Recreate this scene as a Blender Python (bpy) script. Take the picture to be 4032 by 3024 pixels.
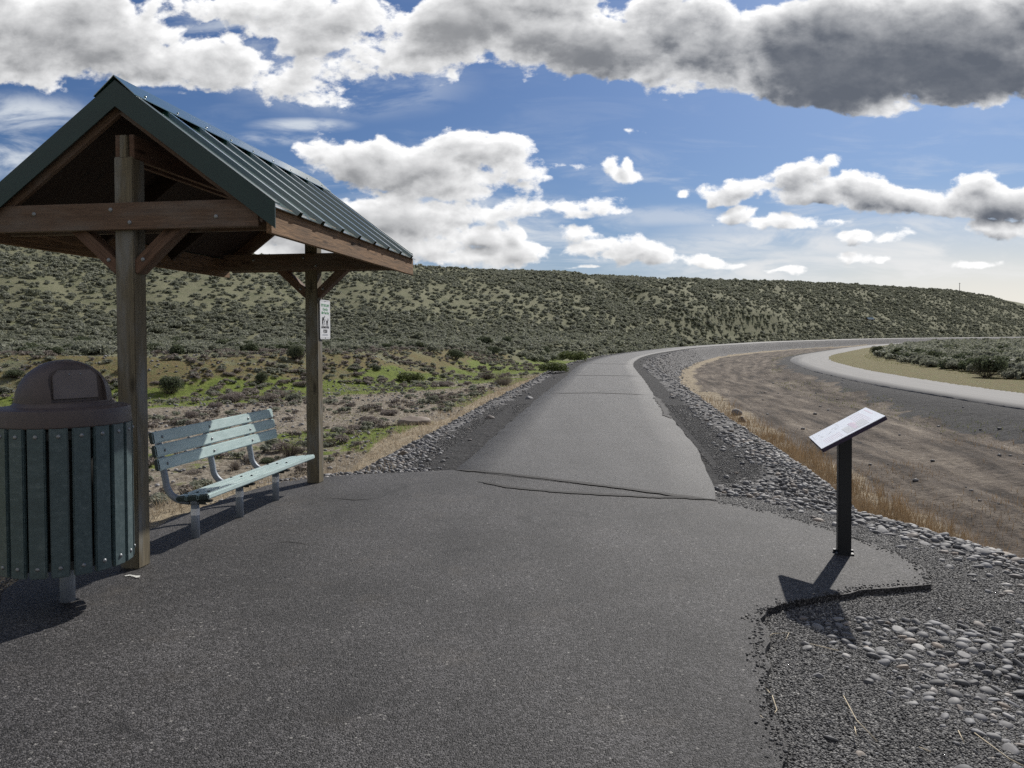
import bpy, bmesh, math, random
import numpy as np
from mathutils import Vector, Matrix, noise as mnoise

random.seed(7); RNG = np.random.default_rng(11)
for o in list(bpy.data.objects): bpy.data.objects.remove(o)
scn = bpy.context.scene
COL = scn.collection
PI = math.pi

# ------------------------------------------------------------------ camera numbers
F = 0.78 * 1024; PIT = 0.025; ROL = 0.004; EYE = 1.6
CY = 730 * .463 + PIT * F
cp, sp = math.cos(PIT), math.sin(PIT)
fw = np.array([0, cp, -sp]); up0 = np.array([0, sp, cp]); rt0 = np.array([1., 0, 0])
upv = up0 * math.cos(ROL) + rt0 * math.sin(ROL); rtv = rt0 * math.cos(ROL) - up0 * math.sin(ROL)
def ray(dx, dy):
    return fw + rtv * ((dx * .463 - 512) / F) + upv * ((CY - dy * .463) / F)
def gnd(dx, dy, z=0.):
    r = ray(dx, dy); t = (z - EYE) / r[2]; return np.array([0, 0, EYE]) + r * t

cam_d = bpy.data.cameras.new('camera'); cam = bpy.data.objects.new('camera', cam_d); COL.objects.link(cam)
cam_d.sensor_width = 36; cam_d.lens = 36 * .78; cam_d.clip_start = .05; cam_d.clip_end = 5000
cam_d.shift_y = (CY - 384) / 1024 * 1.0
R3 = Matrix((rtv, upv, -fw)).transposed()
cam.matrix_world = Matrix.Translation((0, 0, EYE)) @ R3.to_4x4()
scn.camera = cam

# ------------------------------------------------------------------ node helpers
def mat(name):
    m = bpy.data.materials.new(name); m.use_nodes = True
    nt = m.node_tree; nt.nodes.clear()
    out = nt.nodes.new('ShaderNodeOutputMaterial'); b = nt.nodes.new('ShaderNodeBsdfPrincipled')
    nt.links.new(b.outputs[0], out.inputs[0])
    return m, nt, b
class G:
    """tiny node-graph helper"""
    def __init__(s, nt): s.nt = nt
    def n(s, t, **k):
        x = s.nt.nodes.new(t)
        for a, v in k.items(): setattr(x, a, v)
        return x
    def put(s, sock, v):
        if isinstance(v, bpy.types.NodeSocket): s.nt.links.new(v, sock)
        elif v is not None:
            if sock.type == 'RGBA' and len(v) == 3: v = (*v, 1)
            sock.default_value = v
    def math(s, op, a, b=None, c=None, clamp=False):
        x = s.n('ShaderNodeMath', operation=op, use_clamp=clamp)
        s.put(x.inputs[0], a)
        if b is not None: s.put(x.inputs[1], b)
        if c is not None: s.put(x.inputs[2], c)
        return x.outputs[0]
    def vm(s, op, a, b=None, c=None, out=0):
        x = s.n('ShaderNodeVectorMath', operation=op)
        s.put(x.inputs[0], a)
        if b is not None: s.put(x.inputs[1], b)
        if c is not None: s.put(x.inputs[2], c)
        return x.outputs[out]
    def noise(s, vec, scale, detail=4, rough=.55, dist=0, out=0):
        x = s.n('ShaderNodeTexNoise'); s.put(x.inputs['Vector'], vec)
        x.inputs['Scale'].default_value = scale; x.inputs['Detail'].default_value = detail
        x.inputs['Roughness'].default_value = rough; x.inputs['Distortion'].default_value = dist
        return x.outputs[out]
    def vor(s, vec, scale, feature='F1', out='Distance', rnd=1):
        x = s.n('ShaderNodeTexVoronoi', feature=feature); s.put(x.inputs['Vector'], vec)
        x.inputs['Scale'].default_value = scale; x.inputs['Randomness'].default_value = rnd
        return x.outputs[out]
    def ramp(s, fac, stops, interp='LINEAR'):
        x = s.n('ShaderNodeValToRGB'); x.color_ramp.interpolation = interp
        e = x.color_ramp.elements
        while len(e) < len(stops): e.new(.5)
        for i, (p, c) in enumerate(stops):
            e[i].position = p
            e[i].color = (c, c, c, 1) if not hasattr(c, '__len__') else (*c, 1)
        s.put(x.inputs[0], fac); return x.outputs[0]
    def rng(s, v, a, b, c=0, d=1):
        x = s.n('ShaderNodeMapRange'); s.put(x.inputs[0], v)
        for i, q in enumerate((a, b, c, d)): x.inputs[i + 1].default_value = q
        return x.outputs[0]
    def srng(s, v, a, b):
        x = s.n('ShaderNodeMapRange', interpolation_type='SMOOTHSTEP'); s.put(x.inputs[0], v)
        x.inputs[1].default_value = a; x.inputs[2].default_value = b
        return x.outputs[0]
    def mix(s, f, a, b, blend='MIX'):
        x = s.n('ShaderNodeMix', data_type='RGBA', blend_type=blend)
        s.put(x.inputs[0], f); s.put(x.inputs[6], a); s.put(x.inputs[7], b); return x.outputs[2]
    def bump(s, h, strength=.5, dist=.01, nrm=None):
        x = s.n('ShaderNodeBump'); s.put(x.inputs['Height'], h)
        x.inputs['Strength'].default_value = strength; x.inputs['Distance'].default_value = dist
        if nrm is not None: s.put(x.inputs['Normal'], nrm)
        return x.outputs[0]
    def coord(s, w='Object'): return s.n('ShaderNodeTexCoord').outputs[w]
    def geo(s): return s.n('ShaderNodeNewGeometry').outputs['Position']
    def attr(s, name, out='Fac'): return s.n('ShaderNodeAttribute', attribute_name=name).outputs[out]
    def sc(s, vec, k):
        x = s.n('ShaderNodeVectorMath', operation='SCALE'); s.put(x.inputs[0], vec); x.inputs['Scale'].default_value = k
        return x.outputs[0]
    def scale(s, vec, v3): return s.vm('MULTIPLY', vec, v3)

M = {}
def simple(name, col, rough=.6, metal=0, var=.15, vscale=30, bump=0, spec=.5, bscale=None):
    m, nt, b = mat(name); g = G(nt); v = g.coord()
    n = g.noise(v, vscale, 5)
    c1 = tuple(min(1, x * (1 + var)) for x in col); c0 = tuple(x * (1 - var) for x in col)
    g.put(b.inputs['Base Color'], g.ramp(n, [(.3, c0), (.7, c1)]))
    b.inputs['Roughness'].default_value = rough; b.inputs['Metallic'].default_value = metal
    b.inputs['Specular IOR Level'].default_value = spec
    if bump: g.put(b.inputs['Normal'], g.bump(g.noise(v, bscale or vscale * 4, 4), bump, .003))
    M[name] = m; return m

def wood(name, dark, light, grey=(.2, .19, .17), greyamt=.4, rough=.8):
    m, nt, b = mat(name); g = G(nt); v = g.coord()
    oi = g.n('ShaderNodeObjectInfo').outputs['Random']
    off = g.n('ShaderNodeCombineXYZ'); g.put(off.inputs[0], g.math('MULTIPLY', oi, 37.)); g.put(off.inputs[1], g.math('MULTIPLY', oi, 5.))
    v = g.vm('ADD', v, off.outputs[0])
    # knots push the grain aside
    kd = g.vor(g.scale(v, (2.2, 9, 9)), 1.0)
    knot = g.srng(kd, .22, .06)
    grain = g.noise(g.scale(v, (1.6, 34, 34)), 1.6, 6, .62, 1.2)
    fine = g.noise(g.scale(v, (6, 160, 160)), 2.0, 3, .6)
    f = g.math('ADD', g.math('MULTIPLY', grain, .7), g.math('MULTIPLY', fine, .3))
    c = g.ramp(f, [(.32, dark), (.5, tuple((a + b2) / 2 for a, b2 in zip(dark, light))), (.68, light)])
    big = g.noise(g.scale(v, (1.1, 4, 4)), 1.5, 4, .6)
    c = g.mix(g.math('MULTIPLY', g.srng(big, .42, .68), greyamt), c, grey)
    c = g.mix(g.math('MULTIPLY', knot, .75), c, tuple(x * .3 for x in dark))
    g.put(b.inputs['Base Color'], c); b.inputs['Roughness'].default_value = rough
    b.inputs['Specular IOR Level'].default_value = .25
    g.put(b.inputs['Normal'], g.bump(f, .45, .004))
    M[name] = m
wood('post_wood', (.085, .072, .050), (.21, .175, .115), (.215, .215, .205), .8)
wood('beam_wood', (.070, .044, .031), (.19, .122, .082), (.16, .138, .12), .6)
wood('brace_wood', (.075, .042, .028), (.20, .118, .078), (.17, .14, .12), .45)
wood('fascia_wood', (.030, .017, .009), (.36, .215, .115), (.12, .085, .06), .35)
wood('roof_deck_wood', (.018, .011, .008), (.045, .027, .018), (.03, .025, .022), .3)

simple('green_trim', (.008, .031, .026), .42, 0, .12, 6)
simple('bolt_metal', (.26, .27, .28), .5, .8, .15, 60)
simple('galvanised', (.25, .28, .32), .55, .2, .12, 22, .08)
simple('reflective_white', (.85, .85, .84), .45, 0, .05, 30)
simple('dark_bracket', (.05, .055, .055), .6, .3, .2, 30)
simple('bin_lid_plastic', (.082, .064, .060), .5, 0, .10, 14, .25, .4, 240)
simple('flap_plastic', (.145, .122, .115), .48, 0, .14, 9, .2, .4, 200)
simple('liner_dark', (.012, .012, .012), .8, 0, .2, 10)
simple('sign_post_steel', (.008, .009, .011), .42, .0, .2, 12, .08)
simple('panel_white', (.88, .90, .94), .32, 0, .03, 8)
simple('panel_edge', (.03, .018, .045), .5, 0, .2, 20)
simple('panel_pink', (.80, .70, .75), .4, 0, .05, 30)
simple('panel_grey', (.66, .67, .68), .4, 0, .1, 40)
simple('panel_mauve', (.70, .60, .67), .4, 0, .1, 40)
simple('sign_white', (.80, .81, .83), .35, 0, .02, 8)
simple('sign_green', (.06, .32, .12), .5, 0, .05, 20)
simple('sign_black', (.02, .02, .025), .5, 0, .05, 20)
simple('sign_grey', (.35, .38, .44), .5, 0, .05, 20)
simple('crack_fill', (.014, .012, .011), .85, 0, .5, 25, .6)
simple('white_mark', (.62, .62, .58), .8, 0, .2, 60)
simple('straw', (.50, .42, .29), .7, 0, .25, 12)
simple('dead_wood', (.30, .27, .24), .85, 0, .25, 30)
simple('pole_wood', (.12, .10, .085), .85, 0, .2, 6)

def board_paint(name, base, worn):
    m, nt, b = mat(name); g = G(nt); v = g.coord()
    n1 = g.noise(g.scale(v, (3, 14, 14)), 2.2, 6, .65)
    n2 = g.noise(v, 55, 4, .7)
    f = g.math('ADD', g.math('MULTIPLY', n1, .6), g.math('MULTIPLY', n2, .4))
    c = g.ramp(f, [(.38, tuple(x * .82 for x in base)), (.52, base), (.66, worn)])
    g.put(b.inputs['Base Color'], c); b.inputs['Roughness'].default_value = .42
    b.inputs['Specular IOR Level'].default_value = .5
    g.put(b.inputs['Normal'], g.bump(n2, .18, .002))
    M[name] = m
board_paint('bench_board', (.43, .54, .53), (.53, .61, .60))
board_paint('bench_end', (.02, .035, .036), (.04, .055, .055))
board_paint('bin_board', (.060, .092, .098), (.105, .140, .145))

def roofmat():
    m, nt, b = mat('roof_metal'); g = G(nt); v = g.coord()
    n = g.noise(g.scale(v, (1, 4, 1)), 3, 4)
    g.put(b.inputs['Base Color'], g.ramp(n, [(.3, (.020, .075, .062)), (.7, (.032, .105, .088))]))
    b.inputs['Roughness'].default_value = .28; b.inputs['Metallic'].default_value = .1; b.inputs['Specular IOR Level'].default_value = .9; b.inputs['Coat Weight'].default_value = 1; b.inputs['Coat IOR'].default_value = 1.9; b.inputs['Coat Roughness'].default_value = .12
    g.put(b.inputs['Normal'], g.bump(g.noise(v, 5, 2), .05, .01))
    M['roof_metal'] = m
roofmat()

def asphalt(name, lo, mid, hi, patch=.5, grain=1.0):
    m, nt, b = mat(name); g = G(nt); v = g.geo()
    vc = g.n('ShaderNodeTexVoronoi'); g.put(vc.inputs['Vector'], v); vc.inputs['Scale'].default_value = 140 * grain
    cellr = g.n('ShaderNodeSeparateColor'); g.put(cellr.inputs[0], vc.outputs['Color'])
    vb = g.n('ShaderNodeTexVoronoi'); g.put(vb.inputs['Vector'], v); vb.inputs['Scale'].default_value = 46 * grain
    cb = g.n('ShaderNodeSeparateColor'); g.put(cb.inputs[0], vb.outputs['Color'])
    fine = g.noise(v, 260, 3, .6)
    med = g.noise(v, 26, 4, .7)
    big = g.noise(v, .9, 5, .6)
    f = g.math('ADD', g.math('MULTIPLY', cellr.outputs[0], .55), g.math('MULTIPLY', fine, .25))
    f = g.math('ADD', f, g.math('MULTIPLY', med, .22))
    c = g.ramp(f, [(.26, lo), (.5, mid), (.74, hi)])
    # larger pale chips
    chip = g.math('MULTIPLY', g.srng(cb.outputs[0], .955, .97), g.srng(vb.outputs['Distance'], .42, .25))
    c = g.mix(g.math('MULTIPLY', chip, .75), c, (.26, .25, .235))
    pit = g.math('MULTIPLY', g.srng(cb.outputs[1], .93, .96), g.srng(vb.outputs['Distance'], .5, .3))
    c = g.mix(g.math('MULTIPLY', pit, .6), c, (.012, .012, .012))
    bf = g.ramp(big, [(.3, 1 - .42 * patch), (.55, 1.), (.75, 1 + .35 * patch)])
    c = g.mix(1.0, c, bf, 'MULTIPLY')
    streak = g.noise(g.scale(v, (1.2, .12, 1)), 2.0, 4, .6)
    c = g.mix(1.0, c, g.ramp(streak, [(.3, .86), (.7, 1.14)]), 'MULTIPLY')
    seal = g.noise(v, 1.15, 6, .62, .8)
    c = g.mix(g.math('MULTIPLY', g.srng(seal, .60, .66), .55 * patch), c, (.012, .0115, .012))
    dust = g.noise(v, 1.7, 6, .7)
    c = g.mix(g.math('MULTIPLY', g.srng(dust, .52, .8), .35 * patch), c, (.10, .085, .07))
    g.put(b.inputs['Base Color'], c)
    b.inputs['Roughness'].default_value = .68; b.inputs['Specular IOR Level'].default_value = .27
    h = g.math('ADD', g.math('MULTIPLY', vc.outputs['Distance'], -1.), g.math('MULTIPLY', med, .5))
    g.put(b.inputs['Normal'], g.bump(h, .85, .006))
    M[name] = m
asphalt('pad_asphalt', (.0075, .0070, .0070), (.028, .0265, .0268), (.112, .107, .108), 1.0)
asphalt('path_asphalt', (.024, .0232, .0233), (.056, .0545, .0545), (.138, .135, .135), .4)

def roadmat():
    m, nt, b = mat('road_chipseal'); g = G(nt); v = g.geo()
    u = g.attr('across')
    n = g.noise(v, 3, 6, .7); fine = g.noise(v, 30, 3, .7)
    cm = g.n('ShaderNodeCombineXYZ'); g.put(cm.inputs[0], g.math('MULTIPLY', u, 1.4)); g.put(cm.inputs[1], g.math('MULTIPLY', g.attr('along'), .03))
    st = g.noise(cm.outputs[0], 3, 5, .6)
    f = g.math('ADD', g.math('MULTIPLY', st, .6), g.math('ADD', g.math('MULTIPLY', n, .2), g.math('MULTIPLY', fine, .2)))
    c = g.ramp(f, [(.36, (.080, .078, .078)), (.5, (.115, .112, .111)), (.64, (.155, .151, .148))])
    g.put(b.inputs['Base Color'], c); b.inputs['Roughness'].default_value = .8
    b.inputs['Specular IOR Level'].default_value = .3
    M['road_chipseal'] = m
roadmat()

def stonemat(name, stops, vs=25):
    m, nt, b = mat(name); g = G(nt); v = g.coord()
    r = g.math('FRACT', g.math('ADD', g.attr('tint'), g.n('ShaderNodeObjectInfo').outputs['Random']))
    c = g.ramp(r, stops)
    n = g.noise(g.geo(), vs, 5, .65)
    c = g.mix(1., c, g.ramp(n, [(.3, .72), (.7, 1.25)]), 'MULTIPLY')
    g.put(b.inputs['Base Color'], c); b.inputs['Roughness'].default_value = .72
    g.put(b.inputs['Normal'], g.bump(n, .25, .004))
    M[name] = m
stonemat('cobble', [(0, (.06, .06, .064)), (.18, (.16, .157, .16)), (.34, (.095, .095, .10)), (.48, (.23, .225, .22)), (.6, (.13, .133, .145)), (.74, (.32, .31, .30)), (.82, (.22, .18, .145)), (.9, (.11, .11, .118)), (1, (.075, .075, .078))])
stonemat('gravel_stone', [(0, (.016, .016, .017)), (.35, (.045, .044, .045)), (.6, (.085, .083, .083)), (.78, (.15, .146, .142)), (.9, (.30, .29, .27)), (1, (.05, .045, .042))], 60)
stonemat('red_boulder', [(0, (.185, .145, .112)), (1, (.185, .145, .112))], 6)
stonemat('brown_boulder', [(0, (.13, .10, .075)), (1, (.13, .10, .075))], 14)

def leafmat(name, stops, rough=.7, trans=.25):
    m, nt, b = mat(name); g = G(nt)
    r = g.math('FRACT', g.math('ADD', g.attr('tint'), g.math('MULTIPLY', g.n('ShaderNodeObjectInfo').outputs['Random'], .45)))
    n = g.noise(g.geo(), 2.2, 3, .6)
    c = g.ramp(r, stops)
    c = g.mix(1., c, g.ramp(n, [(.3, .8), (.7, 1.2)]), 'MULTIPLY')
    g.put(b.inputs['Base Color'], c); b.inputs['Roughness'].default_value = rough
    b.inputs['Specular IOR Level'].default_value = .2
    tr = g.n('ShaderNodeBsdfTranslucent'); g.put(tr.inputs[0], c)
    ms = g.n('ShaderNodeMixShader'); ms.inputs[0].default_value = trans
    out = [x for x in nt.nodes if x.type == 'OUTPUT_MATERIAL'][0]
    nt.links.new(b.outputs[0], ms.inputs[1]); nt.links.new(tr.outputs[0], ms.inputs[2]); nt.links.new(ms.outputs[0], out.inputs[0])
    M[name] = m
leafmat('sage_leaf', [(0, (.15, .16, .115)), (.3, (.27, .28, .225)), (.55, (.20, .21, .145)), (.8, (.34, .345, .285)), (1, (.15, .16, .12))], .7, .4)
leafmat('dark_leaf', [(0, (.07, .085, .05)), (.4, (.11, .13, .075)), (.7, (.085, .098, .055)), (1, (.16, .17, .105))], .7, .35)
leafmat('green_leaf', [(0, (.08, .10, .035)), (.5, (.14, .165, .06)), (1, (.10, .125, .05))])
leafmat('purple_twig', [(0, (.20, .165, .15)), (.4, (.30, .26, .24)), (.7, (.24, .21, .17)), (1, (.34, .31, .27))], .8, .25)
leafmat('brown_twig', [(0, (.07, .055, .045)), (.5, (.12, .095, .078)), (1, (.17, .14, .11))], .8, .05)
leafmat('dry_blade', [(0, (.36, .29, .20)), (.35, (.48, .41, .31)), (.7, (.30, .23, .15)), (1, (.55, .49, .39))], .7, .3)
leafmat('brown_blade', [(0, (.20, .135, .075)), (.4, (.30, .215, .13)), (.7, (.16, .115, .07)), (1, (.36, .28, .18))], .7, .3)
leafmat('green_blade', [(0, (.09, .115, .025)), (.4, (.15, .175, .045)), (.7, (.22, .205, .08)), (1, (.12, .15, .035))], .6, .35)

def groundmat():
    m, nt, b = mat('ground_mix'); g = G(nt); v = g.geo()
    big = g.noise(v, .35, 6, .65); mid = g.noise(v, 2.6, 6, .7); fine = g.noise(v, 17, 5, .7)
    vor = g.n('ShaderNodeTexVoronoi'); g.put(vor.inputs['Vector'], v); vor.inputs['Scale'].default_value = 70
    vs = g.n('ShaderNodeSeparateColor'); g.put(vs.inputs[0], vor.outputs['Color'])
    vor2 = g.n('ShaderNodeTexVoronoi'); g.put(vor2.inputs['Vector'], v); vor2.inputs['Scale'].default_value = 11
    vs2 = g.n('ShaderNodeSeparateColor'); g.put(vs2.inputs[0], vor2.outputs['Color'])
    # hillside: short tan and green grass
    hill = g.ramp(g.math('ADD', g.math('MULTIPLY', big, .55), g.math('MULTIPLY', mid, .45)),
                  [(.34, (.095, .098, .058)), (.45, (.13, .137, .076)), (.53, (.175, .168, .108)), (.62, (.14, .153, .082)), (.72, (.21, .197, .138))])
    gravel = g.ramp(g.math('ADD', g.math('MULTIPLY', vs.outputs[0], .6), g.math('MULTIPLY', fine, .4)),
                    [(.2, (.018, .018, .019)), (.55, (.05, .049, .05)), (.8, (.10, .098, .096)), (.95, (.2, .19, .18))])
    cobg = g.ramp(g.math('ADD', g.math('MULTIPLY', vs2.outputs[0], .6), g.math('MULTIPLY', fine, .4)),
                  [(.2, (.04, .038, .038)), (.5, (.14, .138, .138)), (.85, (.32, .31, .30))])
    dry = g.ramp(g.math('ADD', g.math('MULTIPLY', mid, .5), g.math('MULTIPLY', fine, .5)),
                 [(.34, (.16, .12, .08)), (.5, (.30, .25, .175)), (.66, (.42, .36, .27))])
    green = g.ramp(g.math('ADD', g.math('MULTIPLY', mid, .55), g.math('MULTIPLY', fine, .45)),
                   [(.36, (.07, .085, .025)), (.5, (.125, .165, .03)), (.64, (.20, .215, .065))])
    moss = g.ramp(g.math('ADD', g.math('MULTIPLY', mid, .5), g.math('MULTIPLY', fine, .5)),
                  [(.34, (.045, .036, .022)), (.42, (.12, .095, .055)), (.47, (.20, .155, .065)), (.52, (.11, .095, .05)), (.57, (.13, .145, .045)), (.63, (.22, .185, .12)), (.72, (.09, .078, .045))])
    cmb = g.n('ShaderNodeCombineXYZ'); g.put(cmb.inputs[0], g.math('MULTIPLY', g.attr('cross'), .85)); g.put(cmb.inputs[1], g.math('MULTIPLY', g.attr('along'), .10))
    dn = g.math('ADD', g.math('MULTIPLY', g.noise(cmb.outputs[0], 1.6, 5, .65), .62), g.math('MULTIPLY', g.noise(v, 5.5, 7, .78), .38))
    dirt = g.ramp(dn, [(.38, (.026, .021, .017)), (.45, (.065, .052, .042)), (.51, (.118, .096, .077)), (.58, (.185, .155, .124)), (.67, (.31, .265, .21))])
    rocky = g.ramp(g.math('ADD', g.math('MULTIPLY', vs2.outputs[1], .35), g.math('MULTIPLY', fine, .65)),
                   [(.3, (.08, .067, .052)), (.46, (.20, .17, .13)), (.6, (.28, .245, .195)), (.78, (.36, .33, .28))])
    jit = g.math('MULTIPLY', g.math('SUBTRACT', g.noise(v, 1.9, 5, .7), .5), .9)
    jit2 = g.math('MULTIPLY', g.math('SUBTRACT', g.noise(v, 9, 4, .7), .5), .7)
    jj = g.math('ADD', jit, jit2)
    c = hill
    for nm, colr in (('w_rocky', rocky), ('w_moss', moss), ('w_green', green), ('w_dirt', dirt), ('w_dry', dry), ('w_cobble', cobg), ('w_gravel', gravel)):
        f = g.srng(g.math('ADD', g.attr(nm), jj), .38, .62)
        c = g.mix(f, c, colr)
    g.put(b.inputs['Base Color'], c)
    b.inputs['Roughness'].default_value = .92; b.inputs['Specular IOR Level'].default_value = .12
    h = g.math('ADD', g.math('MULTIPLY', fine, 1.), g.math('MULTIPLY', vor2.outputs['Distance'], -.4))
    n1 = g.bump(h, .8, .05)
    g.put(b.inputs['Normal'], g.bump(mid, .5, .35, n1))
    M['ground_mix'] = m
groundmat()

# ------------------------------------------------------------------ mesh helpers
def np_mesh(name, V, Fc, tint=None, smooth=False, extra=None):
    V = np.asarray(V, np.float32); Fc = np.asarray(Fc, np.int32)
    me = bpy.data.meshes.new(name); k = Fc.shape[1]
    me.vertices.add(len(V)); me.vertices.foreach_set('co', V.ravel())
    me.loops.add(Fc.size); me.loops.foreach_set('vertex_index', Fc.ravel())
    me.polygons.add(len(Fc)); me.polygons.foreach_set('loop_start', np.arange(0, Fc.size, k, dtype=np.int32))
    me.polygons.foreach_set('loop_total', np.full(len(Fc), k, np.int32))
    if smooth: me.polygons.foreach_set('use_smooth', np.ones(len(Fc), bool))
    me.update(calc_edges=True)
    d = dict(extra or {})
    if tint is not None: d['tint'] = tint
    for a, arr in d.items():
        at = me.attributes.new(a, 'FLOAT', 'POINT'); at.data.foreach_set('value', np.asarray(arr, np.float32))
    return me
LOCAL = {}
def tag(o, label=None, cat=None, group=None, kind=None):
    if label: o['label'] = label
    if cat: o['category'] = cat
    if group: o['group'] = group
    if kind: o['kind'] = kind
    return o
def thing(name, label, cat, loc, rotz=0, group=None):
    o = bpy.data.objects.new(name, None); COL.objects.link(o)
    o.location = loc; o.rotation_euler = (0, 0, rotz); o.empty_display_size = .2
    LOCAL[o.name] = Matrix.Translation(loc) @ Matrix.Rotation(rotz, 4, 'Z')
    return tag(o, label, cat, group)
def link(name, me, m=None, parent=None, mw=None):
    """mw is a matrix in WORLD space for top-level parents' local frame = identity child"""
    o = bpy.data.objects.new(name, me); COL.objects.link(o)
    for mm in (m if isinstance(m, (list, tuple)) else [m]):
        if mm: me.materials.append(M[mm])
    if parent: o.parent = parent
    if mw is not None: o.matrix_basis = mw
    return o
def bm_mesh(bm, name, smooth=False, bevel=0):
    if bevel:
        bmesh.ops.bevel(bm, geom=[e for e in bm.edges if e.calc_face_angle(0) > .6], offset=bevel, segments=2, affect='EDGES', profile=.6)
    bmesh.ops.recalc_face_normals(bm, faces=bm.faces)
    me = bpy.data.meshes.new(name); bm.to_mesh(me); bm.free()
    if smooth:
        for p in me.polygons: p.use_smooth = True
    return me
def box(bm, c, s, mi=0, rot=None):
    r = bmesh.ops.create_cube(bm, size=1)
    mt = Matrix.Translation(c) @ (rot.to_4x4() if rot else Matrix()) @ Matrix.Diagonal((*s, 1))
    bmesh.ops.transform(bm, matrix=mt, verts=r['verts'])
    for f in {f for v in r['verts'] for f in v.link_faces}: f.material_index = mi
    return r['verts']
def cyl(bm, p0, p1, r0, r1=None, seg=20, mi=0, caps=True):
    p0, p1 = Vector(p0), Vector(p1); d = p1 - p0
    r = bmesh.ops.create_cone(bm, cap_ends=caps, segments=seg, radius1=r0, radius2=r0 if r1 is None else r1, depth=d.length)
    mt = Matrix.Translation((p0 + p1) / 2) @ d.to_track_quat('Z', 'Y').to_matrix().to_4x4()
    bmesh.ops.transform(bm, matrix=mt, verts=r['verts'])
    for f in {f for v in r['verts'] for f in v.link_faces}:
        f.material_index = mi; f.smooth = len(f.verts) == 4
def tube(bm, pts, rad, seg=14, mi=0):
    pts = [Vector(p) for p in pts]; rings = []
    for i, p in enumerate(pts):
        d = (pts[min(i + 1, len(pts) - 1)] - pts[max(i - 1, 0)]).normalized()
        q = d.to_track_quat('Z', 'Y'); r = rad[i] if hasattr(rad, '__len__') else rad
        rings.append([bm.verts.new(p + q @ Vector((math.cos(a) * r, math.sin(a) * r, 0))) for a in [2 * PI * k / seg for k in range(seg)]])
    # keep rings aligned
    for i in range(len(rings) - 1):
        A, B = rings[i], rings[i + 1]
        s = min(range(seg), key=lambda k: (A[0].co - B[k].co).length); rings[i + 1] = B = B[s:] + B[:s]
        for k in range(seg):
            f = bm.faces.new((A[k], A[(k + 1) % seg], B[(k + 1) % seg], B[k])); f.smooth = True; f.material_index = mi
    for rg in (rings[0], rings[-1]):
        f = bm.faces.new(rg); f.material_index = mi
def dome(bm, c, n, r, h, mi=0):
    """low bolt head: centre, outward normal"""
    q = Vector(n).to_track_quat('Z', 'Y').to_matrix().to_4x4()
    res = bmesh.ops.create_uvsphere(bm, u_segments=12, v_segments=8, radius=1)
    bmesh.ops.transform(bm, matrix=Matrix.Translation(c) @ q @ Matrix.Diagonal((r, r, h, 1)), verts=res['verts'])
    for f in {f for v in res['verts'] for f in v.link_faces}: f.material_index = mi; f.smooth = True

def polydist(P, L):
    """distance, side (+ right), arclength from points P (N,2) to polyline L (K,2)"""
    best = np.full(len(P), 1e9); side = np.zeros(len(P)); arc = np.zeros(len(P)); s0 = 0
    lo, hi = P.min(0), P.max(0); cn = np.array([[lo[0], lo[1]], [lo[0], hi[1]], [hi[0], lo[1]], [hi[0], hi[1]]])
    ub = min(np.hypot(*(cn - q).T).max() for q in L)
    for i in range(len(L) - 1):
        a, b = L[i], L[i + 1]; d = b - a; ln = np.hypot(*d)
        mid = (a + b) / 2
        if np.hypot(*(np.clip(mid, lo, hi) - mid)) - ln / 2 > ub: s0 += ln; continue
        t = np.clip(((P - a) @ d) / ln ** 2, 0, 1)
        q = P - (a + t[:, None] * d); dd = np.hypot(q[:, 0], q[:, 1])
        m_ = dd < best
        sd = np.sign((P[:, 0] - a[0]) * d[1] - (P[:, 1] - a[1]) * d[0])
        best = np.where(m_, dd, best); side = np.where(m_, sd, side); arc = np.where(m_, s0 + t * ln, arc); s0 += ln
    return best, side, arc
def smooth_line(P, n=6):
    P = np.array(P, float); out = []
    Q = np.vstack([2 * P[0] - P[1], P, 2 * P[-1] - P[-2]])
    for i in range(1, len(Q) - 2):
        for k in range(n):
            t = k / n; a, b, c, d = Q[i - 1], Q[i], Q[i + 1], Q[i + 2]
            out.append(.5 * ((2 * b) + (c - a) * t + (2 * a - 5 * b + 4 * c - d) * t * t + (3 * b - a - 3 * c + d) * t ** 3))
    out.append(P[-1]); return np.array(out)
def inpoly(P, poly):
    x, y = P[:, 0], P[:, 1]; ins = np.zeros(len(P), bool); j = len(poly) - 1
    for i in range(len(poly)):
        xi, yi = poly[i]; xj, yj = poly[j]
        c = ((yi > y) != (yj > y)) & (x < (xj - xi) * (y - yi) / (yj - yi + 1e-12) + xi)
        ins ^= c; j = i
    return ins
def sst(x): x = np.clip(x, 0, 1); return x * x * (3 - 2 * x)
# value noise in numpy
_perm = RNG.random((256, 256))
def vnoise(x, y):
    xi = np.floor(x).astype(int); yi = np.floor(y).astype(int); fx = x - xi; fy = y - yi
    fx = fx * fx * (3 - 2 * fx); fy = fy * fy * (3 - 2 * fy)
    g = lambda a, b: _perm[a % 256, b % 256]
    return (g(xi, yi) * (1 - fx) + g(xi + 1, yi) * fx) * (1 - fy) + (g(xi, yi + 1) * (1 - fx) + g(xi + 1, yi + 1) * fx) * fy
def fbm(x, y, o=4):
    s = 0; a = .5; t = 0
    for k in range(o):
        s = s + a * vnoise(x * 2 ** k + 17.3 * k, y * 2 ** k + 9.1 * k); t += a; a *= .5
    return s / t - .5

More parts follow.
